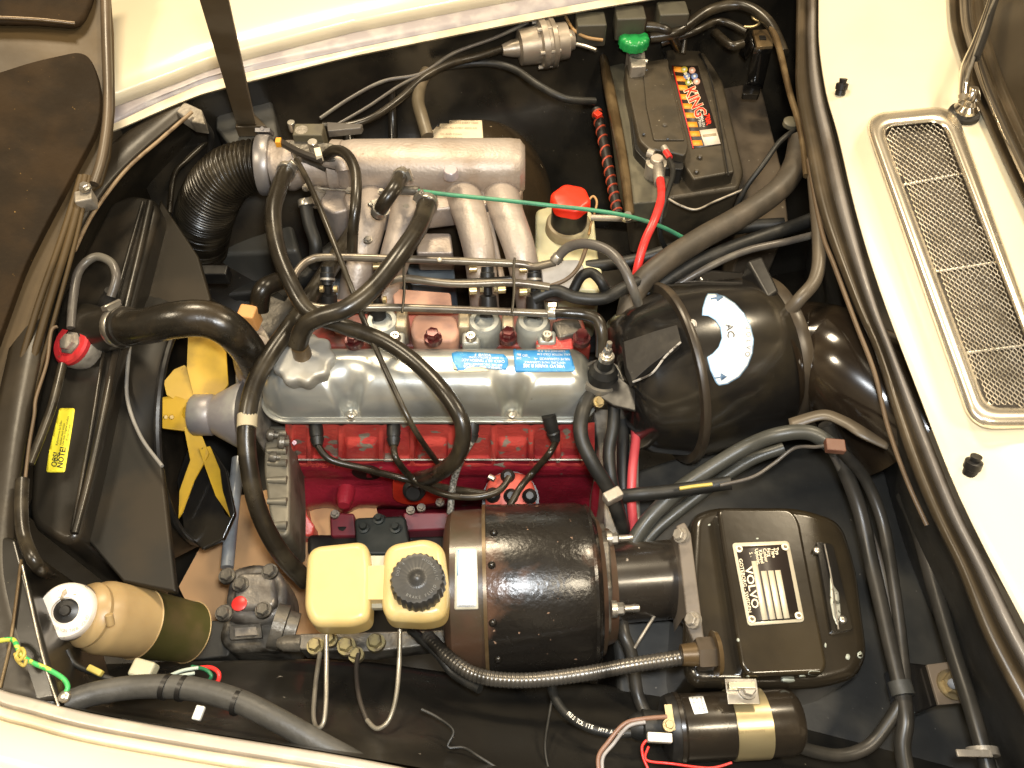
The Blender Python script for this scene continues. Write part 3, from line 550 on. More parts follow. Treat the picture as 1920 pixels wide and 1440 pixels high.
# cylinder head side: height field on a vertical wall
YH = yf_ + .004
def wall(name, px0, px1, py0, py1, y, fn, m, nx=200, ny=40, parent=eng):
    g = [[PY(px0 + (px1 - px0) * i / nx, py0 + (py1 - py0) * j / ny, y) - V((0, fn(px0 + (px1 - px0) * i / nx, py0 + (py1 - py0) * j / ny), 0)) for i in range(nx + 1)] for j in range(ny + 1)]
    return M().grid(g).obj(name, m, parent, sharp=60)
def sm(a, b, x): t = max(0, min(1, (x - a) / (b - a))); return t * t * (3 - 2 * t)
ribs = [548, 582, 640, 716, 774, 846, 868, 925, 996, 1046, 1092]
def headf(x, y):
    h = .004
    for r_ in ribs: h = max(h, .016 * (1 - sm(3, 9, abs(x - r_))) * (.35 + .65 * sm(795, 835, y)))
    h = max(h, .016 * sm(846, 858, y))                                   # bottom ledge
    for a, b_ in ((642, 714), (776, 845), (927, 994)): h = max(h, .013 * sm(a - 2, a + 10 + (855 - y) * .12, x) * sm(-b_ - 2, -b_ + 10 + (855 - y) * .12, -x) * sm(808, 826, y))
    h *= sm(538, 550, x) * sm(-1112, -1090, -x)
    return h + .0012 * noise.noise(V((x * .05, y * .05, 3)))
wall('cylinder_head', 535, 1115, 792, 866, YH, headf, redl, 290, 60)
M().add([PY(535, 792, YH + .002), PY(1115, 792, YH + .002), PY(1115, 800, YH + .15), PY(535, 800, YH + .15)], [(0, 1, 2, 3)]).obj('head_deck', redl, eng)
YBk = YH - .014
def blockf(x, y):
    h = 0; c = noise.noise(V((x * .03, y * .03, 8)))
    h += .012 * math.exp(-((y - 925) / 20) ** 2) * sm(556, 575, x) * sm(-850, -830, -x) * 1.8      # camshaft gallery
    h += .010 * sm(868, 878, y) * sm(-897, -885, -y) * .5
    h -= .020 * sm(948, 962, y) * sm(598, 610, x) * sm(-1090, -1070, -x) * (1 - sm(1000, 1020, y) * .6)
    h += .014 * math.exp(-((x - 650) / 17) ** 2) * sm(895, 915, y) * sm(-962, -945, -y)
    h += .016 * math.exp(-((x - 560) / 22) ** 2) * sm(895, 930, y)
    h += .012 * math.exp(-((x - 1110) / 20) ** 2) * sm(930, 950, y)
    h += .004 * sm(-905, -898, -y) * math.exp(-((x - 690) / 55) ** 2)
    return h + .002 * c
wall('cylinder_block', 540, 1130, 864, 1012, YBk, blockf, red, 260, 90)
M().add([PY(538, 865, YBk), PY(1130, 865, YBk), PY(1130, 862, YH + .06), PY(538, 862, YH + .06)], [(0, 1, 2, 3)]).obj('head_gasket', alud, eng)
M().tube([(560, 862, P(560, 862, -.3).z - .0 if False else PY(560, 862, YBk - .002).z), (1100, 862, PY(1100, 862, YBk - .002).z)], 2.2, 8).obj('gasket_edge', alud, eng)
# casting number on the block
wb = bvh([o for o in eng.children if o.name.startswith('cylinder_block')]); words([('4 20 27 19', 605, 872, 13, 3, 1.2, .01)], wb, redl, eng, .0012, 'casting_number')
for k in range(4): M().cyl(PY(552, 812 + k * 18, YH - .02), PY(552, 812 + k * 18, YH + .01), .004).obj('casting_stud', red, eng) if k in (1,) else None
# plug holes and boots live with the leads; core plug
p = PY(688, 884, YBk - .006); M().cyl(p, p + V((0, -.004, 0)), .026, 28).obj('core_plug', blkpl, eng)
p = PY(650, 918, YBk - .03); M().lathe(p, p + V((0, -.035, .008)), [(0, .016), (.6, .015), (1, .010)], 20).obj('block_boss', red, eng)
# feet of the block
M().prism([(543, 900, -.42), (566, 905, -.42), (575, 965, -.46), (590, 985, -.46), (585, 1005, -.47), (545, 1006, -.47)], 0, 0, dz=.05).obj('block_foot', redl, eng, bev=.005)
M().prism([(618, 960, -.42), (664, 962, -.42), (668, 1005, -.43), (620, 1006, -.43)], 0, 0, dz=.05).obj('engine_bracket', mat('purple_red', (.17, .016, .026), .45, col2=(.09, .016, .020), scale=20), eng, bev=.004)
p = P(642, 988, -.428); M().cyl(p, p + V((0, 0, .002)), .008).obj('bracket_hole', blkpl, eng)
M().prism([(755, 960, -.40), (850, 960, -.40), (850, 992, -.41), (760, 996, -.41)], 0, 0, dz=.06).obj('sump_flange', mat('purple_red', (0, 0, 0)), eng, bev=.004)
M().prism([(1112, 900, -.30), (1132, 905, -.30), (1130, 988, -.40), (1108, 960, -.40)], 0, 0, dz=.05).obj('rear_flange', red, eng, bev=.005)
for x, y in ((628, 964), (770, 957), (790, 952), (825, 942)): bolt(eng, P(x, y, -.39), .006, .008, alud)
M().prism([(575, 1000), (1140, 1000), (1140, 1040), (575, 1040)], -.44, -.58).obj('sump', blkpl, eng, bev=.01)
for x, y in ((680, 985), (708, 968), (740, 985)):
    p = P(x, y, -.37); M().lathe(p - V((0, 0, .05)), p, [(0, .016), (.5, .015), (.55, .010), (.8, .010), (.82, .006), (1, .0055)], 18).obj('mount_stud', mat('dark_green_grey', (.013, .018, .016), .5, col2=(.028, .032, .028), scale=20), eng)
M().prism(rr([(664, 970), (760, 966), (770, 1040), (668, 1040)], 10), -.385, -.5).obj('engine_mount', MATS['dark_green_grey'], eng, bev=.008)
# fuel pump cover, bright red
fp = thing('fuel_pump_cover', 'bright orange red box cover with black nut on the block', 'cover', P(785, 925, -.36))
yP = YBk - .03
M().rings([[PY(x, y, yP + d) for x, y in rr([(736, 898), (790, 893), (832, 905), (836, 938), (800, 946), (760, 946), (737, 938)], 9, 4)] for d in (.06, 0)]).obj('cover_body', redb, fp, bev=.004)
M().lathe(PY(778, 915, yP), PY(778, 915, yP) + V((0, -.02, .02)), [(0, .022), (.5, .020), (.6, .013), (1, .012)], 20).obj('cover_nut', blkpl, fp)
# timing cover, pulleys, thermostat
M().prism(rr([(496, 795), (540, 797), (544, 900), (542, 1004), (515, 1008), (504, 960), (494, 880)], 12), -.235, -.36).obj('timing_cover', mat('timing_cover_alu', (.22, .20, .155), .5, .45, col2=(.10, .085, .06), scale=14, bump=.4), eng, bev=.01)
for y in (812, 845, 868, 900, 940, 985): M().lathe(P(502, y, -.232), P(538, y, -.232), [(0, .005), (1, .007)], 14).obj('casting_rib', MATS['timing_cover_alu'], eng)
for x, y, r_ in ((510, 814, .010), (530, 828, .012), (514, 856, .009)): M().lathe(P(x - 10, y, -.20), P(x + 12, y + 2, -.205), [(0, r_ * .7), (.2, r_), (.6, r_), (.65, r_ * .6), (1, r_ * .5)], 18).obj('front_fitting', cast, eng)
M().prism(rr([(452, 640), (486, 600), (510, 640), (500, 700), (480, 790), (470, 800), (445, 760), (440, 700)], 16), -.17, -.4).obj('water_pump', alud, eng, bev=.012)
p = P(475, 670, -.13); M().lathe(p - V((0, 0, .06)), p + V((-.005, .01, .012)), [(0, .040), (.5, .036), (.8, .032), (1, .031)], 28).obj('thermostat_housing', alu, eng)
M().prism(rr([(470, 560), (520, 530), (560, 560), (540, 640), (500, 660), (470, 620)], 12), -.20, -.35).obj('front_casting', cast, eng, bev=.01)
# intake side of the head: terracotta heat shields, injector bosses, bolts
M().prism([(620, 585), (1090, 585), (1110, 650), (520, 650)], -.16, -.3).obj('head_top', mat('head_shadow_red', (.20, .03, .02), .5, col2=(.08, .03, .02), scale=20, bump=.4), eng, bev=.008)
M().prism(rr([(775, 588), (855, 590), (862, 625), (850, 640), (780, 640), (768, 622)], 14), -.115, -.17).obj('exhaust_shield', terr, eng, bev=.006)
M().prism(rr([(735, 540), (845, 548), (848, 580), (740, 582)], 6), -.15, -.2).obj('exhaust_flange', terr, eng, bev=.004)
M().prism(rr([(625, 560), (650, 560), (655, 620), (625, 620)], 6), -.15, -.2).obj('exhaust_flange', terr, eng, bev=.004)
for x in (716, 908, 1000):
    p = P(x, 600, -.112); M().lathe(p - V((0, 0, .05)), p, [(0, 33 * S(p)), (.7, 33 * S(p)), (.9, 31 * S(p)), (1, 27 * S(p)), (1, 19 * S(p)), (.8, 18 * S(p))], 32).obj('injector_boss', mat('boss_grey', (.36, .37, .34), .45, .4, col2=(.28, .28, .25), scale=20, bump=.2), eng)
    M().pbox(x, 628, -.135, 9, 30, .03).obj('boss_rib', MATS['boss_grey'], eng, bev=.002)
for x, y in ((741, 632), (883, 632), (1026, 630)):
    M().pbox(x, y, -.122, 34, 30, .03).obj('bolt_lug', MATS['boss_grey'], eng, bev=.006); p = P(x, y, -.120); M().lathe(p - V((0, 0, .003)), p + V((0, 0, .006)), [(0, .010), (.5, .009), (1, .007), (1, .004), (.5, .004)], 18).obj('socket_bolt', steel, eng)
for x, y in ((664, 640), (812, 634), (953, 632), (1090, 636)):
    bolt(eng, P(x, y, -.10), .011, .018, mat('bolt_dark_red', (.10, .015, .015), .3, .3, col2=(.07, .03, .025), scale=40), name='head_bolt')
for x in (752, 870, 952): M().pbox(x, 596, -.112, 22, 44, .05).obj('clamp_yoke', mat('pale_brass', (.46, .38, .26), .45, .5, col2=(.32, .26, .18), scale=30), eng, bev=.004)
M().pbox(1065, 612, -.12, 50, 40, .04, .3).obj('sensor_block', cast, eng, bev=.005)
M().pbox(1040, 640, -.13, 70, 40, .04).obj('head_corner', redl, eng, bev=.006)
# ================================================================ INTAKE MANIFOLD
man = thing('intake_manifold', 'grey cast aluminium intake manifold with four curved runners', 'manifold', P(800, 400, -.3))
a = P(630, 312, -.085); c = P(980, 314, -.085); k = S(a)
prof = []
def seg(t, sy, sz, ex=2.6):
    return [a.lerp(c, t) + V((0, (abs(math.cos(q)) ** (2 / ex)) * math.copysign(1, math.cos(q)) * sy * k, (abs(math.sin(q)) ** (2 / ex)) * math.copysign(1, math.sin(q)) * sz * k)) for q in [2 * math.pi * i / 40 for i in range(40)]]
M().rings([seg(t, *s_) for t, s_ in ((0, (36, 36)), (.02, (42, 42)), (.1, (47, 45)), (.5, (49, 47)), (.93, (50, 48)), (.985, (49, 46)), (1, (42, 40)), (1.012, (38, 36)))]).obj('plenum', alu, man, sharp=50)
for pts in ([(700, 380, -.12, 34), (690, 420, -.10, 33), (676, 480, -.12, 30), (664, 545, -.16, 28), (655, 590, -.2, 27)], [(770, 370, -.12, 36), (760, 420, -.10, 32), (742, 480, -.12, 29), (724, 545, -.16, 27), (716, 600, -.2, 26)],
            [(862, 350, -.12, 36), (880, 400, -.10, 32), (896, 460, -.11, 30), (905, 530, -.15, 28), (910, 590, -.2, 27)], [(935, 350, -.12, 36), (950, 400, -.10, 32), (972, 460, -.11, 30), (988, 530, -.15, 28), (998, 590, -.2, 27)]):
    M().tube(pts, 30, 28).obj('runner', alu, man)
for x0, y0, x1, y1 in ((915, 400, 945, 540), (735, 440, 700, 540)):
    M().tube([(x0, y0, -.105), (x1, y1, -.15)], 6, 8).obj('web', alu, man)
M().prism(rr([(640, 360), (985, 350), (970, 380), (880, 385), (800, 395), (740, 400), (650, 395)], 14), -.10, -.15).obj('plenum_underside', alu, man, bev=.012)
M().prism(rr([(782, 436), (845, 436), (850, 474), (780, 474)], 6), -.15, -.2).obj('bridge', alu, man, bev=.005)
p = P(845, 321, -.04); M().lathe(p - V((0, 0, .012)), p + V((0, 0, .0035)), [(0, .014), (.9, .0125), (1, .011)], 28).obj('casting_boss', mat('boss_lilac', (.45, .40, .42), .35, .5), man)
M().lathe(P(622, 310, -.085), P(645, 311, -.085), [(0, 44 * k), (.1, 47 * k), (.9, 47 * k), (1, 44 * k)], 36).obj('plenum_flange', alu, man)
M().prism(rr([(600, 350), (650, 345), (655, 392), (625, 400), (600, 385)], 10), -.11, -.2).obj('lower_boss', alu, man, bev=.006)
p = P(682, 398, -.09); M().lathe(p - V((0, 0, .03)), p, [(0, .026), (.6, .026), (.7, .022), (1, .021)], 28).obj('round_plug', mat('plug_dark', (.12, .11, .10), .5, col2=(.2, .19, .17), scale=30), man)
for x, y in ((762, 390), (690, 450), (575, 352)): bolt(man, P(x, y, -.075), .006, .006, alud, name='small_bolt')
for x, y in ((715, 360), (655, 358)): bolt(man, P(x, y, -.07), .005, .006, alud, name='small_bolt')
for x, y, dx, dy in ((752, 330, 6, 14), (803, 377, 8, 14), (536, 324, 4, 16)):
    p = P(x, y, -.05); q = P(x - dx, y + dy, -.025); M().lathe(p - (q - p) * .6, q, [(0, .012), (1, .012)], 20).obj('hose_spigot', alud, man)
# throttle body
tb_ = thing('throttle_assembly', 'cast throttle body with linkage between bellows and plenum', 'throttle', P(570, 310, -.2))
a2 = P(495, 310, -.085)
M().lathe(a2, P(632, 311, -.085), [(0, 44 * k), (.05, 47 * k), (.12, 47 * k), (.14, 43 * k), (.3, 43 * k), (.34, 46 * k), (.42, 46 * k), (.5, 40 * k), (.9, 40 * k), (1, 42 * k)], 40).obj('throttle_housing', alu, tb_)
M().prism(rr([(540, 262), (628, 268), (632, 300), (600, 296), (545, 285)], 8), -.035, -.08).obj('linkage_plate', cast, tb_, bev=.003)
for x, y, r_, h in ((572, 268, .013, .03), (592, 290, .009, .03), (560, 300, .008, .025), (550, 245, .007, .02)):
    M().cyl(P(x, y, -.05), P(x, y, -.05) + V((0, 0, h)), r_, 16).obj('linkage_pivot', steel if r_ < .01 else alud, tb_)
M().tube([(518, 262, -.015), (560, 285, -.012), (604, 302, -.012)], 7, 8).obj('linkage_arm', mat('linkage_black', (.03, .025, .02), .35), tb_)
M().pbox(521, 262, -.004, 10, 14, .012).obj('orange_tag', mat('orange_tag', (.75, .33, .03), .4), tb_, bev=.001)
M().pbox(596, 284, .0, 12, 24, .014, .3).obj('pale_clip', mat('pale_clip', (.7, .62, .45), .4), tb_, bev=.001)
M().pbox(578, 242, -.02, 56, 34, .05).obj('position_switch', mat('switch_olive', (.10, .085, .05), .5, col2=(.06, .05, .035), scale=20), tb_, bev=.003)
M().tube([(610, 298, -.05), (640, 305, -.05), (645, 320, -.06)], 16, 16).obj('side_port', alu, tb_)
M().tube([(600, 355, -.10), (590, 385, -.13)], 12, 14).obj('lower_port', alud, tb_)
M().tube([(570, 350, -.1), (640, 356, -.1), (720, 358, -.09), (770, 358, -.07)], 2, 6).obj('throttle_rod', steel, tb_)
# bellows
def bel(d): return 1 + .07 * math.sin(d * 2 * math.pi / .0068)
bl = thing('air_bellows_hose', 'thick black corrugated air hose bending down from the throttle', 'hose', P(420, 420, -.3))
bp_ = dense([(512, 310, -.085, 45), (468, 312, -.085, 46), (428, 328, -.10, 48), (400, 362, -.14, 50), (382, 408, -.21, 50), (374, 462, -.31, 48)], 45, 60)
M().path(bp_, 1, 40, bel).obj('bellows', rub, bl, sharp=180)
clamp(bl, bp_, 22, 1.07, .012, mat('band_grey', (.30, .28, .27), .4, .5), side=1)
# ================================================================ HEATER FAN HOUSING
hf = thing('heater_fan_housing', 'large glossy black heater fan drum with white curved label', 'heater', P(1320, 800, -.45))
A = P(1150, 722, -.19); B = P(1490, 652, -.19); kk = S(A)
hb = M().lathe(A, B, [(0, 80 * kk), (.02, 108 * kk), (.05, 122 * kk), (.12, 138 * kk), (.30, 158 * kk), (.31, 166 * kk), (.50, 164 * kk), (.72, 156 * kk), (.82, 146 * kk), (.90, 132 * kk), (.905, 122 * kk)], 72).obj('fan_drum', gloss, hf, sharp=50)
ax_ = (B - A).normalized()
# seam flanges
for t, r0, w_ in ((.305, 172, .006), (.86, 146, .010)):
    c_ = A.lerp(B, t); M().lathe(c_ - ax_ * w_, c_ + ax_ * w_, [(0, r0 * kk * .93), (0, r0 * kk), (.3, (r0 + 2) * kk), (.7, (r0 + 2) * kk), (1, r0 * kk), (1, r0 * kk * .93)], 64).obj('seam_flange', mat('seam_brown', (.034, .026, .018), .35, col2=(.06, .046, .03), scale=14), hf)
fb = bvh(hb)
# gloves: the label
lc = (1296, 640)
def arcl(cx, cy, r, a0, a1, n=24, ry=None): return [(cx + r * math.cos(R(a0 + (a1 - a0) * i / n)), cy + (ry or r) * math.sin(R(a0 + (a1 - a0) * i / n))) for i in range(n + 1)]
outr = [(1327, 551), (1340, 551), (1358, 556), (1378, 569), (1395, 588), (1407, 611), (1413, 636), (1411, 662), (1402, 686), (1386, 707), (1364, 720), (1348, 723), (1342, 718), (1331, 694), (1325, 670), (1336, 663), (1347, 651), (1353, 634), (1350, 615), (1341, 601), (1328, 593), (1316, 592), (1317, 578), (1323, 558)]
lbl = decal('round_label', [(x - 0, y) for x, y in [q for q in outr]], fb, bluee, hf, .0010)
cxm, cym = 1366, 636
ins = []
for i, (x, y) in enumerate(outr):
    a_, b_, c_ = V(outr[i - 1] + (0,)), V((x, y, 0)), V(outr[(i + 1) % len(outr)] + (0,)); nn = (c_ - a_).normalized(); nrm = V((-nn.y, nn.x, 0)); ins.append((x + nrm.x * 2.2, y + nrm.y * 2.2))
decal('label_face', ins, fb, white, lbl, .0016, 3)
arcwords('VOLVO', fb, inkf, lbl, 1297, 640, 105, -13, 6.6, 13, .0034, .01)
words([('AC', 1367, 622, 19, 80, 1, .01)], fb, ink, lbl, .0034)
it = []
for r_, t_ in ((76, 'VARMEFORDELNING'), (86, 'CLIMATE CONTROL VENTILATION'), (66, 'DEFROSTER')):
    for i, ch in enumerate(t_):
        a_ = -42 + i * 84 / len(t_)
        if ch != ' ' and not (r_ < 80 and abs(a_ + 4) < 14): it.append((ch, 1297 + r_ * math.cos(R(a_)), 640 + r_ * math.sin(R(a_)), 5.5, a_ + 90))
words(it, fb, mat('pale_print', (.5, .5, .5), .5), lbl, .0034, 'small_print')
for (x, y), r_ in (((1345, 560), 0), ((1352, 706), 8)):
    decal('arrow', [(x - 13, y + 1.5), (x - 2, y - .5), (x - 2, y - 7), (x + 10, y + 0), (x - 1, y + 7), (x - 2, y + 2), (x - 13, y + 3.5)], fb, inkb, lbl, .0034)
# angular drum cover to the left
M().prism([(1168, 640, -.075), (1225, 622, -.05), (1270, 608, -.045), (1278, 640, -.03), (1215, 688, -.05), (1185, 715, -.07), (1175, 690, -.08)], 0, 0, dz=.02).obj('cover_patch', mat('matt_black_patch', (.014, .012, .010), .6, col2=(.03, .026, .02), scale=20, bump=.4, specks=(.35, .33, .28), sscale=60, sth=.70), hf, bev=.002)
M().tube([(1187, 716, -.06), (1222, 700, -.035), (1248, 668, -.022), (1276, 642, -.018)], 2.2, 6).obj('bright_edge', mat('edge_pale', (.35, .33, .30), .5, specks=(.08, .07, .06), sscale=80, sth=.5), hf)
M().prism([(1090, 690, -.135), (1130, 680, -.13), (1190, 730, -.11), (1192, 770, -.11), (1150, 760, -.12), (1100, 730, -.135)], 0, 0, dz=.006).obj('mounting_arm', blkpl, hf, bev=.002)
for x, y in ((1297, 608),): bolt(hf, stick(fb, x, y, 0), .006, .006, alud, (0, -.5, .8))
M().prism([(1300, 515), (1330, 500), (1440, 508), (1470, 560), (1440, 590), (1320, 540)], -.10, -.3).obj('upper_housing', gloss, hf, bev=.012)
M().prism([(1400, 488), (1430, 478), (1462, 545), (1440, 560)], -.055, -.15).obj('latch_block', blkpl, hf, bev=.006)
# duct
dct = thing('heater_duct', 'glossy black flared duct joining the fan drum to the firewall', 'duct', P(1560, 700, -.4))
dd = dense([(1450, 668, -.17, 122), (1485, 660, -.165, 98), (1515, 662, -.16, 96), (1548, 668, -.15, 97), (1580, 690, -.14, 100), (1625, 725, -.15, 120), (1690, 770, -.17, 150)], 100, 10)
M().path(dd, 1, 48).obj('duct_bend', mat('duct_gloss', (.016, .011, .007), .16, col2=(.04, .028, .015), scale=5, coat=.6, rvar=.06, specks=(.25, .10, .05), sscale=60, sth=.76), dct, sharp=80)
M().tube([(1472, 590, -.075), (1500, 560, -.045), (1530, 520, -.035), (1536, 450, -.03), (1524, 300, -.03)], 13, 10).obj('upper_flange', mat('flange_brown', (.09, .072, .05), .4, col2=(.12, .095, .065), scale=8), dct)
M().loft([[(1478, 785, -.10), (1540, 768, -.08), (1580, 778, -.07), (1620, 800, -.06), (1668, 832, -.06)], [(1482, 806, -.10), (1540, 786, -.08), (1575, 796, -.07), (1612, 818, -.06), (1664, 842, -.06)]], 6, 2).obj('lower_flange', MATS['flange_brown'], dct, solid=.004)
# ================================================================ SERVO
sv = thing('brake_servo', 'big black rust speckled brake servo drum with brown end band', 'brake servo', P(1000, 1200, -.45))
A = P(836, 1108, -.26); B = P(1145, 1096, -.26); kk = S(A); ax_ = (B - A).normalized()
M().lathe(A, A.lerp(B, .26), [(0, 110 * kk), (.08, 138 * kk), (.2, 148 * kk), (1, 150 * kk)], 72).obj('end_band', band, sv)
sb = M().lathe(A.lerp(B, .245), A.lerp(B, .90), [(0, 150 * kk), (.005, 156 * kk), (.03, 157 * kk), (.85, 155 * kk), (.93, 150 * kk), (.955, 152 * kk), (1, 140 * kk)], 72).obj('drum', rustb, sv)
M().lathe(A.lerp(B, .86), B, [(0, 140 * kk), (.15, 144 * kk), (.3, 132 * kk), (.5, 126 * kk), (.55, 112 * kk), (1, 104 * kk)], 64).obj('shoulder', MATS['servo_brown_band'], sv)
M().lathe(A.lerp(B, .235), A.lerp(B, .255), [(0, 152 * kk), (0, 158 * kk), (1, 158 * kk), (1, 152 * kk)], 72).obj('crimp_ring', rbar, sv)
eb = bvh([o for o in sv.children if o.name.startswith('end_band')])
st = decal('white_label', rr([(854, 1026), (894, 1026), (897, 1142), (852, 1143)], 3, 3), eb, mat('label_gilt', (.62, .58, .45), .4), sv, .0010)
decal('label_face', rr([(858, 1030), (891, 1030), (893, 1137), (856, 1138)], 2, 3), eb, white, st, .0016)
words([('BREMSSERVO', 875, 1136, 5, 0)], eb, inkf, st, .0024)
decal('label_stripe', [(858, 1032), (861, 1032), (860, 1080), (857, 1080)], eb, bluee, st, .0022)
for x, y in ((926, 1000), (922, 1060), (924, 1168), (934, 1236)): M().ball(stick(bvh(sb), x, y, 0), .006, 10).obj('crimp_dimple', rustb, sv)
# neck and flanges
A2 = P(1118, 1096, -.25); B2 = P(1312, 1082, -.25); k2 = S(A2)
M().lathe(A2, B2, [(0, 74 * k2), (.1, 74 * k2), (.12, 73 * k2), (.9, 73 * k2), (.92, 84 * k2), (1, 86 * k2)], 56).obj('neck', mat('neck_black', (.022, .018, .014), .28, col2=(.06, .045, .03), scale=10, coat=.25, specks=(.28, .24, .2), sscale=70, sth=.72), sv)
for x0, x1, y0, y1, z in ((1118, 1136, 968, 1212, -.12),):
    c_ = P(1128, 1094, -.25); M().rings([[c_ + ax_ * d + V((0, math.cos(q) * 112 * k2, math.sin(q) * 112 * k2)) for q in [2 * math.pi * i / 8 + .39 for i in range(8)]] for d in (-.006, .006)]).obj('square_flange', cast, sv, bev=.004)
for x, y in ((1142, 1010), (1152, 1142)):
    p = P(x, y, -.18 if y < 1100 else -.165); bolt(sv, p, .009, .014, steel, ax_, 'flange_nut'); M().cyl(p, p + ax_ * .035, .005, 10).obj('flange_stud', steel, sv)
# ================================================================ HEATER BOX / CONTROL BOX with chassis plate
bx = thing('brake_pedal_box', 'rounded black pressed steel box carrying a riveted type plate', 'box', P(1450, 1150, -.4))
top = rr([(1296, 962), (1340, 946), (1500, 946), (1582, 972), (1610, 1060), (1632, 1225), (1612, 1268), (1540, 1288), (1296, 1286), (1280, 1240)], 34, 6)
bbx = M().prism(top, -.175, -.34).obj('box_shell', mat('box_gloss', (.018, .014, .009), .2, col2=(.032, .024, .013), scale=5, coat=.4, rvar=.08, bump=.05, specks=(.38, .40, .34), sscale=30, sth=.745), bx, bev=.03, seg=5)
M().prism(rr([(1344, 952), (1482, 952), (1500, 975), (1552, 1246), (1545, 1262), (1405, 1268), (1390, 1250)], 14, 4), -.150, -.19).obj('raised_top', mat('box_gloss', (0, 0, 0)), bx, bev=.012, seg=4)
M().prism(rr([(1530, 1015), (1562, 1020), (1600, 1180), (1560, 1186)], 6, 3), -.168, -.185).obj('side_panel', gloss, bx, bev=.003)
ob = bvh([o for o in bx.children])
for x, y in ((1532, 1032), (1580, 1162)): screw(bx, stick(ob, x, y, 0), .006)
decal('silver_badge', [(1556, 1076), (1562, 1098), (1572, 1112), (1576, 1150), (1570, 1176), (1562, 1160), (1556, 1130)], ob, mat('badge_silver', (.5, .5, .42), .4, .5, specks=(.1, .1, .08), sscale=120, sth=.55), bx, .0015)
M().tube([(1546, 1020, -.164), (1560, 1090, -.164), (1572, 1180, -.164)], 1.4, 6).obj('scratch_edge', alud, bx)
chipm = mat('chip_grey_green', (.42, .45, .38), .6)
for cx_, cy_, rx_, ry_ in ((1476, 1276, 17, 5), (1528, 1262, 16, 6), (1504, 1268, 7, 3), (1590, 1232, 5, 6), (1612, 1228, 6, 7), (1402, 1268, 4, 2), (1384, 1200, 3, 4), (1420, 1010, 3, 2), (1352, 1242, 2, 5), (1548, 1210, 2, 5), (1330, 984, 3, 2)):
    decal('paint_chip', [(cx_ + rx_ * math.cos(q) * (.75 + .35 * random.random()), cy_ + ry_ * math.sin(q) * (.7 + .4 * random.random())) for q in [2 * math.pi * i / 9 for i in range(9)]], ob, chipm, bx, .0004, 400)
# flange plate on left side of the box
M().prism([(1268, 985, -.165), (1284, 978, -.165), (1296, 1000, -.165), (1322, 1205, -.165), (1308, 1222, -.17), (1290, 1180, -.17)], 0, 0, dz=.10).obj('side_flange', mat('flange_grey', (.14, .115, .09), .5, col2=(.08, .065, .05), scale=20, bump=.4), bx, bev=.003)
for x, y in ((1277, 1004), (1300, 1163)): bolt(bx, P(x, y, -.165), .009, .010, alud, (-.7, 0, .7), 'flange_bolt')
# the plate
pl = decal('type_plate', rr([(1372, 1019), (1478, 1015), (1508, 1166), (1402, 1174)], 7, 3), ob, platec, bx, .0018, 400)
decal('plate_field', rr([(1379, 1026), (1472, 1022), (1499, 1161), (1407, 1168)], 5, 3), ob, dial, pl, .0026, 400)
def pq(u, v):
    a_ = V((1376, 1022)).lerp(V((1476, 1018)), u); b_ = V((1403, 1172)).lerp(V((1505, 1164)), u); q = a_.lerp(b_, v); return q.x, q.y
for u0, u1, v0 in ((.26, .36, .22), (.40, .50, .35), (.53, .63, .35), (.66, .76, .35)):
    decal('blank_field', [pq(u0, v0), pq(u1, v0), pq(u1, .96), pq(u0, .96)], ob, platec, pl, .0034, 400)
words([('VOLVO', *pq(.172, .55), 19, 80, 1.25, .02), ('GOTEBORG - SWEDEN', *pq(.055, .52), 9.5, 80, 1.05, .01),
       ('S -', *pq(.27, .14), 9, 80), ('Upholst.', *pq(.385, .17), 9, 80, 1.0, .01), ('Kladsel', *pq(.455, .17), 9, 80, 1.0, .01), ('Colour', *pq(.535, .155), 9, 80, 1, .01), ('Farg', *pq(.61, .12), 9, 80, 1, .01), ('Type', *pq(.69, .13), 9, 80, 1, .01), ('Typ', *pq(.765, .11), 9, 80, 1, .01)], ob, platec, pl, .0036)
for u, v in ((.07, .06), (.93, .06), (.07, .94), (.93, .94)):
    p = stick(ob, *pq(u, v), .003); M().lathe(p, p + V((0, 0, .002)), [(0, .0055), (.7, .005), (1, .0035)], 20).obj('rivet', platec, pl); M().lathe(p + V((0, 0, .002)), p + V((0, 0, .0028)), [(0, .0026), (1, .002)], 12).obj('rivet_centre', mat('rivet_dark', (.15, .12, .08), .4, .5), pl)
# flexible conduit
def cor(d): return 1 + .055 * math.sin(d * 2 * math.pi / .0058)
cn = thing('flexible_conduit', 'ribbed metal flexible conduit with hexagon nut below the servo', 'conduit', P(1150, 1260, -.2))
dpt = dense([(1322, 1226, -.16, 14), (1270, 1234, -.16, 14), (1180, 1248, -.16, 14), (1080, 1266, -.17, 14), (980, 1276, -.18, 14), (900, 1268, -.19, 14), (850, 1240, -.2, 13), (800, 1190, -.22, 12)], 14, 36)
M().path(dpt, 1, 16, cor).obj('ribbed_pipe', mat('conduit_metal', (.13, .12, .105), .32, .7, col2=(.035, .032, .027), scale=14), cn, sharp=180)
p = P(1322, 1226, -.155); dx_ = V((1, .05, 0)).normalized()
M().lathe(p - dx_ * .032, p - dx_ * .012, [(0, .014), (1, .016)], 20).obj('collar', rbar, cn)
M().lathe(p - dx_ * .012, p + dx_ * .012, [(0, .021), (.1, .0225), (.9, .0225), (1, .021)], 6).obj('hexagon_nut', mat('nut_brown', (.14, .11, .08), .35, .6, col2=(.08, .065, .045), scale=30), cn, flat=True)
M().lathe(p + dx_ * .012, p + dx_ * .018, [(0, .030), (1, .028)], 28).obj('washer', rbar, cn)
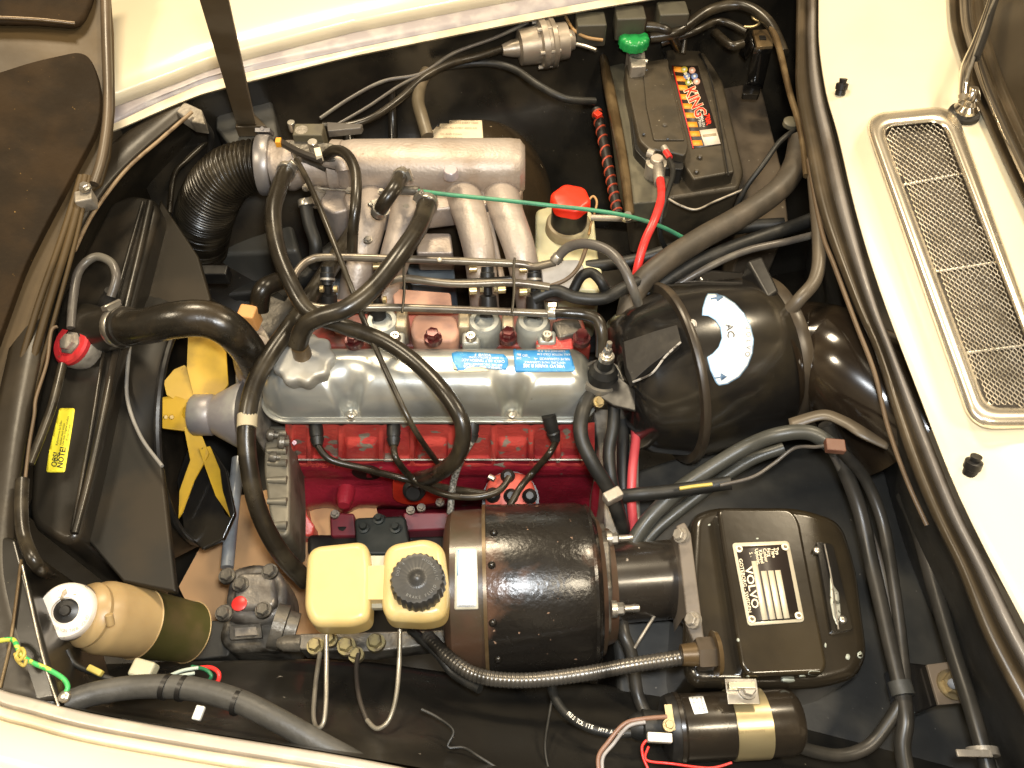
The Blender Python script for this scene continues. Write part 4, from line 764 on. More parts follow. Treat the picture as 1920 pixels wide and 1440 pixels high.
# ================================================================ IGNITION COIL
cl = thing('ignition_coil', 'black cylindrical ignition coil held by a brass coloured strap', 'coil', P(1370, 1380, -.3))
A = P(1252, 1366, -.19); B = P(1496, 1352, -.19); k3 = S(A); ax3 = (B - A).normalized()
ccb = M().lathe(A.lerp(B, .05), B, [(0, 60 * k3), (.01, 63 * k3), (.04, 64 * k3), (.06, 60 * k3), (.90, 60 * k3), (.96, 56 * k3), (1, 46 * k3), (1, 30 * k3)], 56).obj('coil_can', mat('coil_black', (.018, .014, .010), .24, col2=(.035, .026, .016), scale=9, coat=.3), cl)
M().lathe(A - ax3 * .006, A.lerp(B, .08), [(0, 46 * k3), (.2, 58 * k3), (.6, 62 * k3), (1, 62 * k3)], 48).obj('coil_cap', blkpl, cl)
sA = A.lerp(B, .47); sB = A.lerp(B, .735)
strp = M().lathe(sA, sB, [(0, 60 * k3), (0, 62.5 * k3), (1, 62.5 * k3), (1, 60 * k3)], 56).obj('strap', gold, cl)
M().pbox(1392, 1296, -.135, 60, 46, .004).obj('strap_tab', steel, cl, bev=.001)
M().pbox(1392, 1284, -.120, 50, 12, .01).obj('tab_fold', mat('pale_metal', (.72, .66, .5), .3, .7), cl, bev=.001)
bolt(cl, P(1402, 1294, -.133), .009, .010, alud, name='tab_bolt')
cbv = bvh(ccb)
sk = decal('white_label', rr([(1291, 1308), (1318, 1306), (1328, 1337), (1302, 1340)], 2, 2), cbv, white, cl, .001)
words([('4.7 IN 12 V', 1301, 1322, 5.5, 76), ('0.72 OHM', 1309, 1322, 5.5, 76), ('DUCELLIER', 1317, 1322, 5.5, 76)], cbv, ink, sk, .0018)
words([('MADE IN SWEDEN', 1405, 1372, 7, -4)], bvh(strp), mat('strap_stamp', (.30, .23, .12), .4, .6), cl, .0006, 'stamping')
M().lathe(P(1178, 1362, -.175), P(1248, 1362, -.175), [(0, 17 * k3), (.2, 24 * k3), (.35, 25 * k3), (.4, 30 * k3), (.7, 28 * k3), (1, 26 * k3)], 28).obj('coil_tower', rubm, cl)
M().pbox(1238, 1382, -.135, 46, 17, .012, -.05).obj('white_connector', mat('white_plastic', (.78, .72, .62), .4), cl, bev=.0015)
M().pbox(1256, 1345, -.14, 14, 46, .003, .05).obj('brass_terminal', zinc, cl)
bolt(cl, P(1254, 1360, -.135), .006, .008, zinc, name='terminal_nut')
# ================================================================ BRAKE FLUID RESERVOIR
rs = thing('brake_fluid_reservoir', 'yellowed twin chamber plastic fluid reservoir with black ribbed cap', 'reservoir', P(700, 1180, -.35))
def chamber(out, z0, z1, nm):
    o = M().prism(rr(out, 30, 7), z0, z1).obj(nm, cream_pl, rs, bev=.024, seg=6); return o
chamber([(574, 1022), (688, 1010), (695, 1060), (692, 1160), (660, 1172), (584, 1172), (568, 1140)], -.118, -.172, 'chamber')
chamber([(718, 1018), (800, 1004), (832, 1020), (842, 1100), (836, 1154), (800, 1164), (726, 1160), (713, 1135)], -.115, -.170, 'chamber')
M().prism(rr([(660, 1062), (760, 1058), (760, 1124), (660, 1124)], 8, 3), -.122, -.17).obj('bridge', cream_pl, rs, bev=.014, seg=4)
M().prism([(685, 1042), (722, 1042), (722, 1140), (685, 1140)], -.140, -.150).obj('joining_web', mat('web_grey', (.42, .40, .30), .5), rs)
p = P(782, 1084, -.085); k4 = S(p); NR = 26
capm = M().lathe(p - V((0, 0, .028)), p + V((0, 0, .004)), [(0, 51 * k4), (.8, 50 * k4), (.9, 47 * k4), (.92, 40 * k4), (.86, 22 * k4), (.9, 14 * k4), (1.06, 9 * k4), (1.12, 2 * k4)], 104, lambda q, t: 1 + (.03 * math.cos(NR * 2 * math.pi * q) if t < .91 else 0)).obj('filler_cap', mat('cap_black', (.030, .029, .027), .38, col2=(.045, .042, .036), scale=30), rs, sharp=50)
cbv = bvh(capm); arcwords('BRAKE FLUID', cbv, mat('cap_print', (.16, .16, .15), .5), capm, 782, 1084, 37, 120, -9.5, 8, .0008, flip=True); arcwords('HYDRAULIC', cbv, MATS['cap_print'], capm, 782, 1084, 37, -70, 9, 8, .0008); arcwords('DOT 4', cbv, MATS['cap_print'], capm, 782, 1084, 37, -170, 9, 8, .0008)
# master cylinder underneath
mc = thing('brake_valve_block', 'grimy brass and steel brake valve block under the reservoir', 'valve', P(670, 1210, -.4))
M().prism(rr([(560, 1188), (850, 1180), (852, 1204), (700, 1222), (560, 1218)], 6), -.27, -.32).obj('valve_body', cast, mc, bev=.006)
for x, y, s_, z in ((592, 1212, 24, -.255), (650, 1212, 26, -.25), (705, 1205, 26, -.25), (620, 1200, 20, -.25), (668, 1228, 22, -.262)):
    bolt(mc, P(x, y, z), s_ * .0004, .016, mat('brass_dirty', (.30, .25, .12), .45, .6, col2=(.14, .11, .07), scale=50), name='pipe_union')
M().lathe(P(520, 1206, -.28), P(566, 1206, -.28), [(0, .006), (.3, .012), (1, .013)], 16).obj('inlet_union', cast, mc)
# ================================================================ STEERING BOX
sg = thing('steering_box', 'grimy cast steering box with bolted cover and red dot', 'steering box', P(475, 1140, -.5))
M().prism(rr([(432, 1066), (476, 1054), (520, 1062), (538, 1100), (532, 1150), (505, 1164), (425, 1162), (420, 1130)], 16), -.315, -.42).obj('cover', mat('steering_alu', (.34, .31, .27), .4, .6, col2=(.12, .10, .08), scale=20, bump=.6, bscale=90), sg, bev=.012, seg=4)
M().prism(rr([(418, 1160), (532, 1158), (548, 1190), (530, 1218), (430, 1222), (408, 1200)], 14), -.34, -.47).obj('housing', cast, sg, bev=.012)
M().prism(rr([(440, 1072), (512, 1070), (520, 1140), (438, 1142)], 20), -.300, -.33).obj('cover_boss', MATS['steering_alu'], sg, bev=.010, seg=4)
for x, y in ((426, 1080), (506, 1072), (420, 1150), (494, 1144), (452, 1096)): bolt(sg, P(x, y, -.300), .010, .011, cast, name='cover_bolt')
p = P(449, 1132, -.298); M().lathe(p, p + V((0, 0, .003)), [(0, .012), (.6, .012), (1, .010)], 24).obj('red_dot', redw, sg)
M().prism(rr([(428, 1172), (488, 1168), (492, 1196), (430, 1200)], 4), -.333, -.345).obj('number_frame', cast, sg, bev=.002); M().prism([(440, 1178), (480, 1175), (482, 1190), (441, 1193)], -.330, -.335).obj('number_plate', MATS['steering_alu'], sg)
M().lathe(P(512, 1172, -.31), P(556, 1182, -.32), [(0, .034), (.5, .034), (.55, .028), (1, .026)], 28).obj('steering_coupling', cast, sg)
M().prism(rr([(330, 1165), (430, 1162), (430, 1230), (340, 1240)], 8), -.36, -.5).obj('mounting_beam', bayg, sg, bev=.006)
# ================================================================ WASHER BOTTLE
wbt = thing('expansion_bottle', 'brown stained plastic bottle lying by the wing with white cap', 'bottle', P(240, 1200, -.35))
A = P(128, 1146, -.06); B = P(362, 1186, -.24); kb = S(P(240, 1170, -.12)) * .91; axb = (B - A).normalized()
M().lathe(A.lerp(B, .08), A.lerp(B, .52), [(0, 46 * kb), (.08, 60 * kb), (.14, 64 * kb), (.2, 62 * kb), (.32, 71 * kb), (.4, 73 * kb), (1, 72 * kb)], 56).obj('bottle_neck', oldpl, wbt)
M().lathe(A.lerp(B, .52), B, [(0, 72 * kb), (.01, 73.5 * kb), (.03, 72 * kb), (.9, 66 * kb), (.92, 67.5 * kb), (.94, 66 * kb), (1, 58 * kb)], 56).obj('bottle_body', oldpd, wbt)
for t in (.52, .955): M().lathe(A.lerp(B, t), A.lerp(B, t) + axb * .002, [(0, 72 * kb if t < .6 else 66 * kb), (.5, 74.5 * kb if t < .6 else 68.5 * kb), (1, 72 * kb if t < .6 else 66 * kb)], 56).obj('mould_line', oldpl, wbt)
cn_ = (CAM - A).normalized() * 1.0 - axb * .55; cn_.normalize()
cpw = M().lathe(A - cn_ * .02, A + cn_ * .012, [(0, 50 * kb), (.3, 54 * kb), (.8, 54 * kb), (.95, 51 * kb), (1, 49 * kb), (1, 25 * kb), (.85, 24 * kb)], 56).obj('cap_disc', whitec, wbt, sharp=40)
M().lathe(A + cn_ * .002, A + cn_ * .014, [(0, 24 * kb), (.5, 23 * kb), (.6, 18 * kb), (.7, 11 * kb), (1, 9 * kb)], 36).obj('cap_centre', blkpl, wbt)
M().lathe(A - cn_ * .022, A - cn_ * .004, [(0, 50 * kb), (.4, 55 * kb), (1, 55 * kb)], 56).obj('cap_rim', mat('rim_brown', (.09, .075, .06), .4), wbt)
cbv = bvh(cpw); arcwords('EXPANSION TANK VOLVO', cbv, inkbr, wbt, 126, 1146, 40, 150, -7, 8, .001, flip=True, ry=37)
decal('scratch_mark', [(118, 1108), (124, 1104), (126, 1112), (120, 1118), (116, 1128), (113, 1122)], cbv, inkbr, wbt, .001)
M().cyl(P(204, 1152, -.045), P(208, 1172, -.055), .005, 12).obj('moulded_rib', oldpl, wbt)
# ================================================================ BATTERY
bt = thing('battery', 'dusty dark grey car battery with orange striped label', 'battery', P(1250, 300, -.35))
M().prism(rr([(1138, 124), (1172, 116), (1206, 280), (1222, 325), (1262, 330), (1256, 376), (1182, 382), (1166, 330)], 8), -.148, -.2).obj('tray_lip', tray, bt, bev=.004)
body = M().prism(rr([(1165, 120), (1250, 92), (1318, 92), (1356, 150), (1396, 322), (1386, 352), (1255, 372), (1200, 368)], 8), -.165, -.33).obj('case', batt, bt, bev=.008)
lid = M().prism(rr([(1248, 92), (1314, 94), (1338, 150), (1378, 322), (1300, 336), (1283, 310)], 5), -.135, -.18).obj('lid', batt, bt, bev=.005)
M().prism(rr([(1172, 120), (1254, 108), (1254, 124), (1262, 150), (1292, 270), (1286, 292), (1262, 286), (1214, 278), (1198, 262), (1176, 160)], 7), -.110, -.17).obj('terminal_cover', batt, bt, bev=.006)
M().prism(rr([(1206, 132), (1250, 126), (1258, 150), (1284, 262), (1226, 262), (1212, 200)], 4), -.106, -.115).obj('cover_panel', batt, bt, bev=.002)
M().prism(rr([(1172, 116), (1184, 112), (1206, 268), (1230, 290), (1282, 300), (1282, 318), (1220, 312), (1190, 280)], 6), -.128, -.17).obj('cover_skirt', blkpl, bt, bev=.004)
for x, y in ((1182, 122), (1212, 132), (1207, 252), (1252, 261)): M().cyl(P(x, y, -.108), P(x, y, -.1055), .003, 10).obj('cover_pin', blkpl, bt)
M().tube([(1312, 100, -.13), (1336, 160, -.13), (1366, 330, -.13)], 1.6, 6).obj('lid_groove', blkpl, bt)
M().tube([(1244, 96, -.133), (1256, 140, -.133), (1300, 345, -.15)], 1.6, 6).obj('lid_groove', blkpl, bt)
lb_ = bvh([lid])
lab = decal('striped_label', [(1261, 124), (1308, 124), (1352, 272), (1298, 279)], lb_, dial, bt, .0010, 400)
def lq(u, v):
    a_ = V((1261, 124)).lerp(V((1308, 124)), u); b_ = V((1300, 279)).lerp(V((1351, 272)), u); q = a_.lerp(b_, v); return q.x, q.y
for i in range(9):
    v = .01 + i * .112; decal('orange_stripe', [lq(.0, v - .0), lq(.36, v + .012), lq(.36, v + .075), lq(.0, v + .063)], lb_, orange, lab, .0018, 400)
decal('label_edge', [lq(-.03, 0), lq(.01, 0), lq(.01, 1), lq(-.03, 1)], lb_, redw, lab, .0019, 400)
decal('price_panel', [lq(.38, .80), lq(1, .80), lq(1, .99), lq(.42, .99)], lb_, mat('panel_white', (.80, .70, .58), .5), lab, .0022, 400)
decal('panel_bar', [lq(.44, .86), lq(.94, .86), lq(.94, .89), lq(.44, .89)], lb_, inkbr, lab, .0028, 400)
for u, v, m_ in ((.72, .06, mat('badge_pink', (.75, .42, .32), .5)), (.45, .13, mat('badge_blue', (.20, .28, .55), .5)), (.75, .135, MATS['badge_blue']), (.78, .20, MATS['badge_pink']), (.42, .05, mat('badge_yellow', (.6, .5, .06), .5)), (.45, .21, mat('badge_olive', (.3, .33, .05), .5))):
    x, y = lq(u, v); decal('round_badge', disc(x, y, 6.3, 5.8, 14), lb_, m_, lab, .0020, 400); decal('badge_centre', disc(x, y, 2.6, 2.4, 8), lb_, wprint, lab, .0026, 400)
words([('KING', lq(.48, .46)[0], lq(.48, .46)[1], 31, 66, .78, .05)], lb_, mat('print_cream', (.85, .72, .5), .5), lab, .0024)
words([('KING', lq(.48, .46)[0], lq(.48, .46)[1], 31, 66, .78, .012)], lb_, redcap, lab, .0032)
arcwords('BATERIAS', lb_, MATS['print_cream'], lab, 1040, 290, 287, -31.5, 2.15, 8.5, .0026, .02)
words([('70R', *lq(.78, .68), 13, 78, 1, .03)], lb_, redcap, lab, .0026); words([('12V 70Ah', *lq(.46, .68), 6.5, 78), ('600A EN', *lq(.58, .69), 6.5, 78)], lb_, wprint, lab, .0026)
for x, y, r_ in ((1246, 236, 5), (1312, 295, 6), (1306, 322, 5)): M().lathe(P(x, y, -.1335 if x > 1290 else -.106), P(x, y, -.129 if x > 1290 else -.1035), [(0, .005), (.5, .0055), (1, .002)], 16).obj('moulded_mark', batt, bt)
# terminals
def term(label, x, y, m_=alud):
    t = thing('battery_terminal', label, 'terminal', P(x, y, -.12)); p = P(x, y, -.105)
    M().lathe(p - V((0, 0, .04)), p, [(0, .020), (.8, .020), (.85, .013), (1, .012)], 28).obj('clamp_ring', m_, t)
    M().lathe(p - V((0, 0, .004)), p + V((0, 0, .004)), [(0, .0125), (.8, .012), (1, .010)], 24).obj('terminal_post', mat('lead_post', (.6, .52, .42), .4, .5), t); return t
t1 = term('lead battery terminal with the red cable clamped on', 1232, 298)
M().cyl(P(1214, 286, -.105), P(1226, 290, -.105), .009, 10).obj('clamp_nut', alud, t1); M().cyl(P(1252, 288, -.10), P(1244, 276, -.10), .007, 10).obj('clamp_nut', alud, t1); M().cyl(P(1234, 308, -.115), P(1237, 345, -.11), .011, 14).obj('cable_lug', alud, t1)
t2 = thing('battery_isolator', 'green screw knob isolator on the far battery terminal', 'isolator', P(1190, 90, -.12))
p = P(1190, 66, -.045); k5 = S(p)
M().lathe(p - V((0, 0, .022)), p, [(0, 28 * k5), (.7, 28 * k5), (.85, 26 * k5), (1, 20 * k5), (.9, 10 * k5), (1.0, 3 * k5)], 56, lambda q, t: 1 + .035 * math.cos(14 * 2 * math.pi * q)).obj('green_knob', green, t2, sharp=40)
M().prism([(1176, 84), (1208, 84), (1212, 124), (1184, 126)], -.085, -.14).obj('terminal_arm', alud, t2, bev=.003)
M().cyl(P(1184, 112, -.09), P(1214, 116, -.09), .006, 10).obj('clamp_bolt', steel, t2)
hr = thing('battery_hold_down_bar', 'worn brown metal hold down bar along the battery tray', 'bar', P(1150, 250, -.16))
M().loft([[(1120, 88, -.14), (1134, 180, -.13), (1158, 300, -.125), (1172, 402, -.12)], [(1128, 88, -.128), (1144, 180, -.118), (1166, 300, -.113), (1180, 402, -.108)], [(1136, 92, -.14), (1156, 180, -.13), (1178, 300, -.125), (1190, 400, -.12)]], 8, 3).obj('bar_profile', rbar, hr, solid=.002)
tag(M().cyl(P(1108, 408, -.13), P(1172, 410, -.12), .006, 12).obj('threaded_rod', alud), 'short grey rod crossing under the end of the hold down bar', 'rod')
bolt(hr, P(1176, 408, -.112), .008, .01, steel, name='rod_nut')
# striped strap
sps = thing('striped_strap', 'red and black striped strap hanging beside the battery bar', 'strap', P(1140, 300, -.2))
dd = dense([(1118, 206, -.15), (1128, 250, -.16), (1140, 310, -.165), (1150, 360, -.17), (1158, 402, -.175)], 9, 12)
M().path(dd, 1, 10).obj('strap_body', mat('strap_dark', (.02, .015, .012), .5), sps)
hx_ = []
for i in range(300):
    t = i / 299 * (len(dd) - 2); j = int(t); f = t - j; c_ = dd[j][0].lerp(dd[j + 1][0], f); tt = (dd[min(j + 2, len(dd) - 1)][0] - dd[max(0, j - 1)][0]).normalized(); u = tt.orthogonal().normalized(); q = tt.cross(u); a_ = i / 299 * 2 * math.pi * 12
    hx_.append((c_ + (u * math.cos(a_) + q * math.sin(a_)) * dd[j][1] * .96, .0022))
M().path(hx_, 1, 8).obj('red_stripe', mat('stripe_red', (.45, .06, .02), .45), sps)
M().pbox(1121, 212, -.135, 13, 12, .008, .7).obj('red_end', redcap, sps, bev=.001)
# shelf bracket beside battery
tw = thing('support_bracket', 'black folded bracket with square hole beside the battery', 'bracket', P(1410, 120, -.15))
M().prism([(1412, 56), (1446, 54), (1450, 86), (1420, 88)], -.055, -.062).obj('top_face', rbar, tw, bev=.001); M().pbox(1430, 70, -.053, 12, 12, .003).obj('square_hole', blkpl, tw)
M().loft([[(1414, 88, -.062), (1400, 160, -.16)], [(1448, 86, -.062), (1430, 165, -.16)]], 6, 1, False).obj('leg', gloss, tw, solid=.004)
M().loft([[(1408, 58, -.07), (1388, 100, -.13)], [(1416, 88, -.068), (1400, 112, -.13)]], 4, 1, False).obj('side_fold', gloss, tw, solid=.004)
M().prism(rr([(1396, 150), (1428, 155), (1424, 178), (1392, 176)], 4), -.155, -.17).obj('foot', gloss, tw, bev=.003)
hose('bracket_spring', 'thin bent wire spring above the folded bracket', 'spring', [(1395, 50, -.04), (1412, 50, -.04), (1425, 42, -.04), (1412, 34, -.04), (1412, 24, -.04), (1428, 30, -.04), (1438, 26, -.04)], 2.5, zinc, sub=6)
hose('latch_rod', 'long brown rod running along the edge of the cowl seal', 'rod', [(1440, 40, -.03), (1458, 80, -.03), (1480, 170, -.03), (1500, 240, -.03), (1512, 330, -.03)], 6, rbar)
cp = thing('cap_plug', 'round grey plug in the panel near the cowl seal', 'plug', P(1484, 225, -.08)); p = P(1485, 226, -.05); M().lathe(p - V((0, 0, .01)), p, [(0, .015), (.8, .015), (1, .012)], 24).obj('plug_disc', tray, cp)
# ================================================================ FUEL PRESSURE REGULATOR (far wing)
hn = thing('pressure_regulator', 'round dull metal regulator with bolted flange on the far wing', 'regulator', P(1020, 90, -.1))
A = P(942, 94, -.05); B = P(1075, 74, -.05); kh = S(A); axh = (B - A).normalized()
M().lathe(A, B, [(0, 10 * kh), (.12, 15 * kh), (.22, 17 * kh), (.24, 32 * kh), (.50, 34 * kh), (.52, 44 * kh), (.60, 45 * kh), (.61, 42 * kh), (.65, 42 * kh), (.66, 45 * kh), (.72, 44 * kh), (.75, 34 * kh), (.90, 33 * kh), (.92, 20 * kh), (1, 18 * kh)], 40).obj('regulator_body', mat('regulator_metal', (.36, .31, .25), .4, .6, col2=(.2, .17, .13), scale=20, bump=.3), hn, sharp=35)
for i in range(6):
    a_ = i * math.pi / 3 + .3; u = V((0, 0, 1)); u = (u - axh * u.dot(axh)).normalized(); q = axh.cross(u); p = A.lerp(B, .5) + (u * math.cos(a_) + q * math.sin(a_)) * 40 * kh; M().cyl(p - axh * .006, p + axh * .036, .004, 8).obj('flange_bolt', alud, hn)
hose('regulator_stud', 'short steel stud and nut right of the round regulator', 'stud', [(1076, 82, -.05), (1095, 86, -.05), (1118, 94, -.05)], 4, steel)
# relays
for i, (x, y, lb) in enumerate(((1108, 34, 'leftmost of the three grey relay boxes under the far rim'), (1182, 22, 'middle one of the three grey relay boxes under the far rim'), (1262, 14, 'rightmost of the three grey relay boxes under the far rim'))):
    r_ = thing('relay_box', lb, 'relay', P(x, y, -.09), 'relay boxes under the far rim')
    M().pbox(x, y, -.012, 56, 44, .05, .06).obj('relay_case', mat('relay_grey', (.065, .06, .042), .5, col2=(.04, .036, .026), scale=16), r_, bev=.004); M().pbox(x, y + 26, -.045, 50, 10, .02, .06).obj('relay_base', blkpl, r_, bev=.002)
    for d in (-12, 4): M().cyl(P(x + d, y + 28, -.065), P(x + d, y + 40, -.07), .003, 8).obj('terminal_tab', zinc, r_)
# coolant bottle
cb_ = thing('washer_fluid_bottle', 'pale plastic bottle with bright red cap beside the manifold', 'bottle', P(1060, 470, -.35))
M().prism(rr([(1004, 392), (1040, 382), (1096, 384), (1114, 400), (1122, 480), (1130, 500), (1125, 545), (1012, 540), (1003, 470)], 9), -.19, -.34).obj('bottle_body', bottle, cb_, bev=.012, seg=4)
p = P(1066, 420, -.175); k6 = S(p); M().lathe(p - V((0, 0, .02)), p + V((0, 0, .006)), [(0, 44 * k6), (.8, 42 * k6), (.95, 39 * k6), (1, 32 * k6)], 36).obj('neck_ring', mat('neck_stained', (.26, .20, .11), .45, col2=(.4, .34, .2), scale=20), cb_)
M().lathe(p, p + V((0, 0, .05)), [(0, 34 * k6), (1, 33 * k6)], 36).obj('black_neck', blkpl, cb_)
q = p + V((0, 0, .048)); k6 = S(q); M().lathe(q, q + V((0, 0, .022)), [(0, 34 * k6), (.1, 37 * k6), (.75, 36 * k6), (.93, 33 * k6), (1, 28 * k6), (1.02, 4 * k6)], 48, lambda a_, t: 1 + .045 * math.cos(6 * 2 * math.pi * a_)).obj('red_cap', redcap, cb_, sharp=50)
hose('bottle_tether', 'thin tan wire loop beside the red bottle cap', 'wire', [(1102, 378, -.12), (1112, 368, -.12), (1119, 378, -.12), (1116, 395, -.13), (1108, 420, -.15), (1104, 440, -.15)], 2.2, mat('tan_wire', (.42, .25, .10), .5))
M().prism(rr([(1012, 488), (1086, 486), (1096, 500), (1078, 545), (1020, 545)], 6), -.14, -.17).obj('mounting_plate', mat('plate_grey', (.30, .30, .31), .5, .2, col2=(.22, .22, .22), scale=20), cb_, bev=.003)
tag(M().prism(rr([(760, 496), (850, 494), (855, 530), (770, 534)], 6), -.22, -.3).obj('starter_valve', mat('blue_grey_metal', (.22, .26, .29), .4, .4, col2=(.14, .16, .18), scale=20), bev=.01), 'blue grey metal casing seen between the manifold runners', 'valve')
# paper label on the dome
db = bvh(dome); pp = decal('paper_label', [(801, 207), (815, 203), (840, 204), (862, 203), (880, 205), (902, 208), (906, 264), (803, 268)], db, paper, car, .0016)
pb = bvh(pp); words([('OBS: ANVAND ENDAST ORIGINAL', 860, 219, 5.5, 1), ('AXLE OIL HYPOID API GL 5 USE ONLY', 860, 225, 5.5, 1), ('SAE 90 LUBRICATE EVERY 10000', 858, 231, 5.5, 1), ('CHECK AND FILL EVERY 40000 KM', 852, 240.5, 5.5, 1), ('OIL AND CLEAN', 846, 252, 5.5, 1), ('SERVICE BOOK', 850, 259, 5.5, 1)], pb, inkbr, pp, .0008)
# cardboard under the car
tag(M().prism([(335, 1100), (425, 935), (560, 905), (700, 930), (720, 1010), (600, 1210), (380, 1190)], -.50, -.505).obj('cardboard_sheet', card), 'tan cardboard sheet lying under the front of the engine', 'cardboard')
tag(M().tube([(447, 860, -.38), (436, 960, -.38), (426, 1064, -.38)], 12, 20).obj('steering_shaft', mat('blue_steel', (.42, .45, .48), .3, .35, col2=(.32, .34, .36), scale=20)), 'shiny steel rod behind the fan above the steering box', 'rod')
# distributor
ds = thing('distributor', 'salmon red distributor cap with black lead sockets', 'distributor', P(955, 935, -.4))
p = P(957, 932, -.27); k7 = S(p); nd = V((0, -.35, .94)).normalized()
M().lathe(p - nd * .07, p, [(0, 30 * k7), (.4, 48 * k7), (.75, 50 * k7), (.9, 44 * k7), (1, 30 * k7)], 44, lambda q, t: 1 + .04 * math.cos(4 * 2 * math.pi * q)).obj('distributor_cap', coral, ds, sharp=60)
M().lathe(p - nd * .075, p - nd * .06, [(0, 55 * k7), (1, 56 * k7)], 40).obj('cap_base', blkpl, ds)
for x, y in ((924, 928), (952, 893), (958, 930), (993, 930)):
    q = P(x, y, -.262); M().lathe(q - nd * .01, q + nd * .014, [(0, .013), (.7, .012), (.9, .009), (1, .006)], 18).obj('lead_socket', rubm, ds)
M().cyl(P(917, 893, -.25), P(928, 899, -.25), .005, 8).obj('spring_clip', steel, ds)
# vapour valve at the right end of the cover
vv = thing('vapour_valve', 'dark round valve with steel bolt at the cover end', 'valve', P(1128, 700, -.17))
p = P(1130, 704, -.125); k8 = S(p); nv = V((.05, .12, .97)).normalized()
M().lathe(p - nv * .03, p, [(0, 34 * k8), (.5, 42 * k8), (.8, 44 * k8), (1, 40 * k8), (1, 34 * k8), (.85, 32 * k8)], 44).obj('valve_body', mat('valve_grey', (.13, .12, .10), .42, .3, col2=(.07, .06, .05), scale=20, bump=.3), vv, sharp=45)
M().lathe(p - nv * .005, p + nv * .04, [(0, 30 * k8), (.3, 26 * k8), (.35, 27 * k8), (.6, 20 * k8), (.62, 15 * k8), (1, 14 * k8)], 32).obj('rubber_boot', rubm, vv, sharp=45)
M().lathe(p + nv * .04, p + nv * .048, [(0, 15 * k8), (1, 14 * k8)], 24).obj('washer', steel, vv); bolt(vv, p + nv * .048, 8 * k8, .016, steel, nv); M().cyl(p + nv * .06, p + nv * .078, 5 * k8, 12).obj('stud', steel, vv)
bolt(vv, P(1122, 754, -.13), .007, .008, zinc, (.3, -.3, .8))
# ================================================================ HOSES
hose('breather_hose', 'long brown black breather hose looping from throttle over the cover', 'hose', [(538, 318, -.02), (524, 350, -.005), (512, 400, .0), (520, 465, -.01), (545, 530, -.02), (580, 585, -.035), (640, 610, -.045), (720, 640, -.055), (785, 685, -.06), (840, 745, -.06), (868, 800, -.075), (858, 855, -.12), (820, 888, -.2), (782, 900, -.29)], 15.5, clamps=((.015, 1),))
hose('cap_breather_hose', 'thick breather hose from the plenum down to the oil cap', 'hose', [(802, 378, -.02), (785, 425, -.005), (748, 480, .005), (700, 540, .0), (650, 578, -.005), (600, 595, -.015), (570, 615, -.03), (558, 650, -.055)], 18, clamps=((.03, 2),))
hose('short_vacuum_hose', 'short thick hose stub with clamps hanging below the plenum', 'hose', [(752, 330, -.015), (740, 352, .0), (722, 378, -.01), (708, 402, -.04)], 14, clamps=(.08, (.88, 2)))
hose('printed_fuel_hose', 'slim black hose with faint print arching off the throttle', 'hose', [(612, 292, -.03), (630, 282, -.01), (652, 292, .0), (667, 325, .0), (667, 380, -.01), (662, 430, -.04), (660, 482, -.09)], 10.5)
hose('throttle_cable_sheath', 'thin black cable sheath slanting from throttle across the cover', 'cable', [(556, 300, -.01), (580, 345, .0), (612, 420, .0), (655, 530, -.02), (690, 620, -.05), (735, 720, -.07), (780, 810, -.11), (828, 878, -.24)], 5.5)
th = [(222, 613, -.02), (270, 612, .0), (330, 600, .015), (385, 598, .01), (430, 618, -.01), (462, 652, -.06), (480, 685, -.11)]
hose('radiator_hose', 'fat black radiator top hose curving to the thermostat', 'hose', [(x, y, z, r_) for (x, y, z), r_ in zip(th, (34, 34, 35, 35, 34, 32, 31))], 34, mat('radiator_hose_rubber', (.012, .010, .007), .27, col2=(.030, .022, .013), scale=18, bump=.12, bscale=200), clamps=((.02, 2.2),), n=28)
hose('heater_hose', 'long black heater hose sweeping down past the fan hub', 'hose', [(668, 430, -.12), (620, 500, -.10), (560, 590, -.08), (510, 660, -.07), (478, 720, -.075), (463, 790, -.09), (466, 870, -.12), (486, 960, -.17), (525, 1035, -.23), (575, 1090, -.3)], 17, n=18)
dtp = dense([(464, 778, -.088), (463, 802, -.092)], 18.5, 4); tag(M().path(dtp, 1, 18).obj('tape_band', tan_tape), 'tan tape band round the heater hose by the cover', 'tape')
hose('bypass_elbow_hose', 'black elbow hose stub above the thermostat housing', 'hose', [(545, 522, -.16), (515, 530, -.13), (492, 545, -.12), (486, 580, -.15)], 18)
tag(M().pbox(462, 582, -.13, 34, 32, .04, -.15).obj('orange_block', mat('orange_tan', (.60, .30, .10), .5, col2=(.5, .25, .09), scale=20), bev=.004), 'small orange tan fitting left of the elbow hose', 'fitting')
hose('cold_start_hose', 'dark hose hanging from the throttle body lower port', 'hose', [(572, 378, -.10), (580, 420, -.12), (592, 460, -.14), (590, 500, -.18)], 12, rubm, clamps=(.05,))
hose('dark_lower_hose', 'black hose crossing low behind the breather hose', 'hose', [(660, 440, -.2), (600, 490, -.22), (560, 530, -.22), (520, 560, -.2)], 16, rubm)
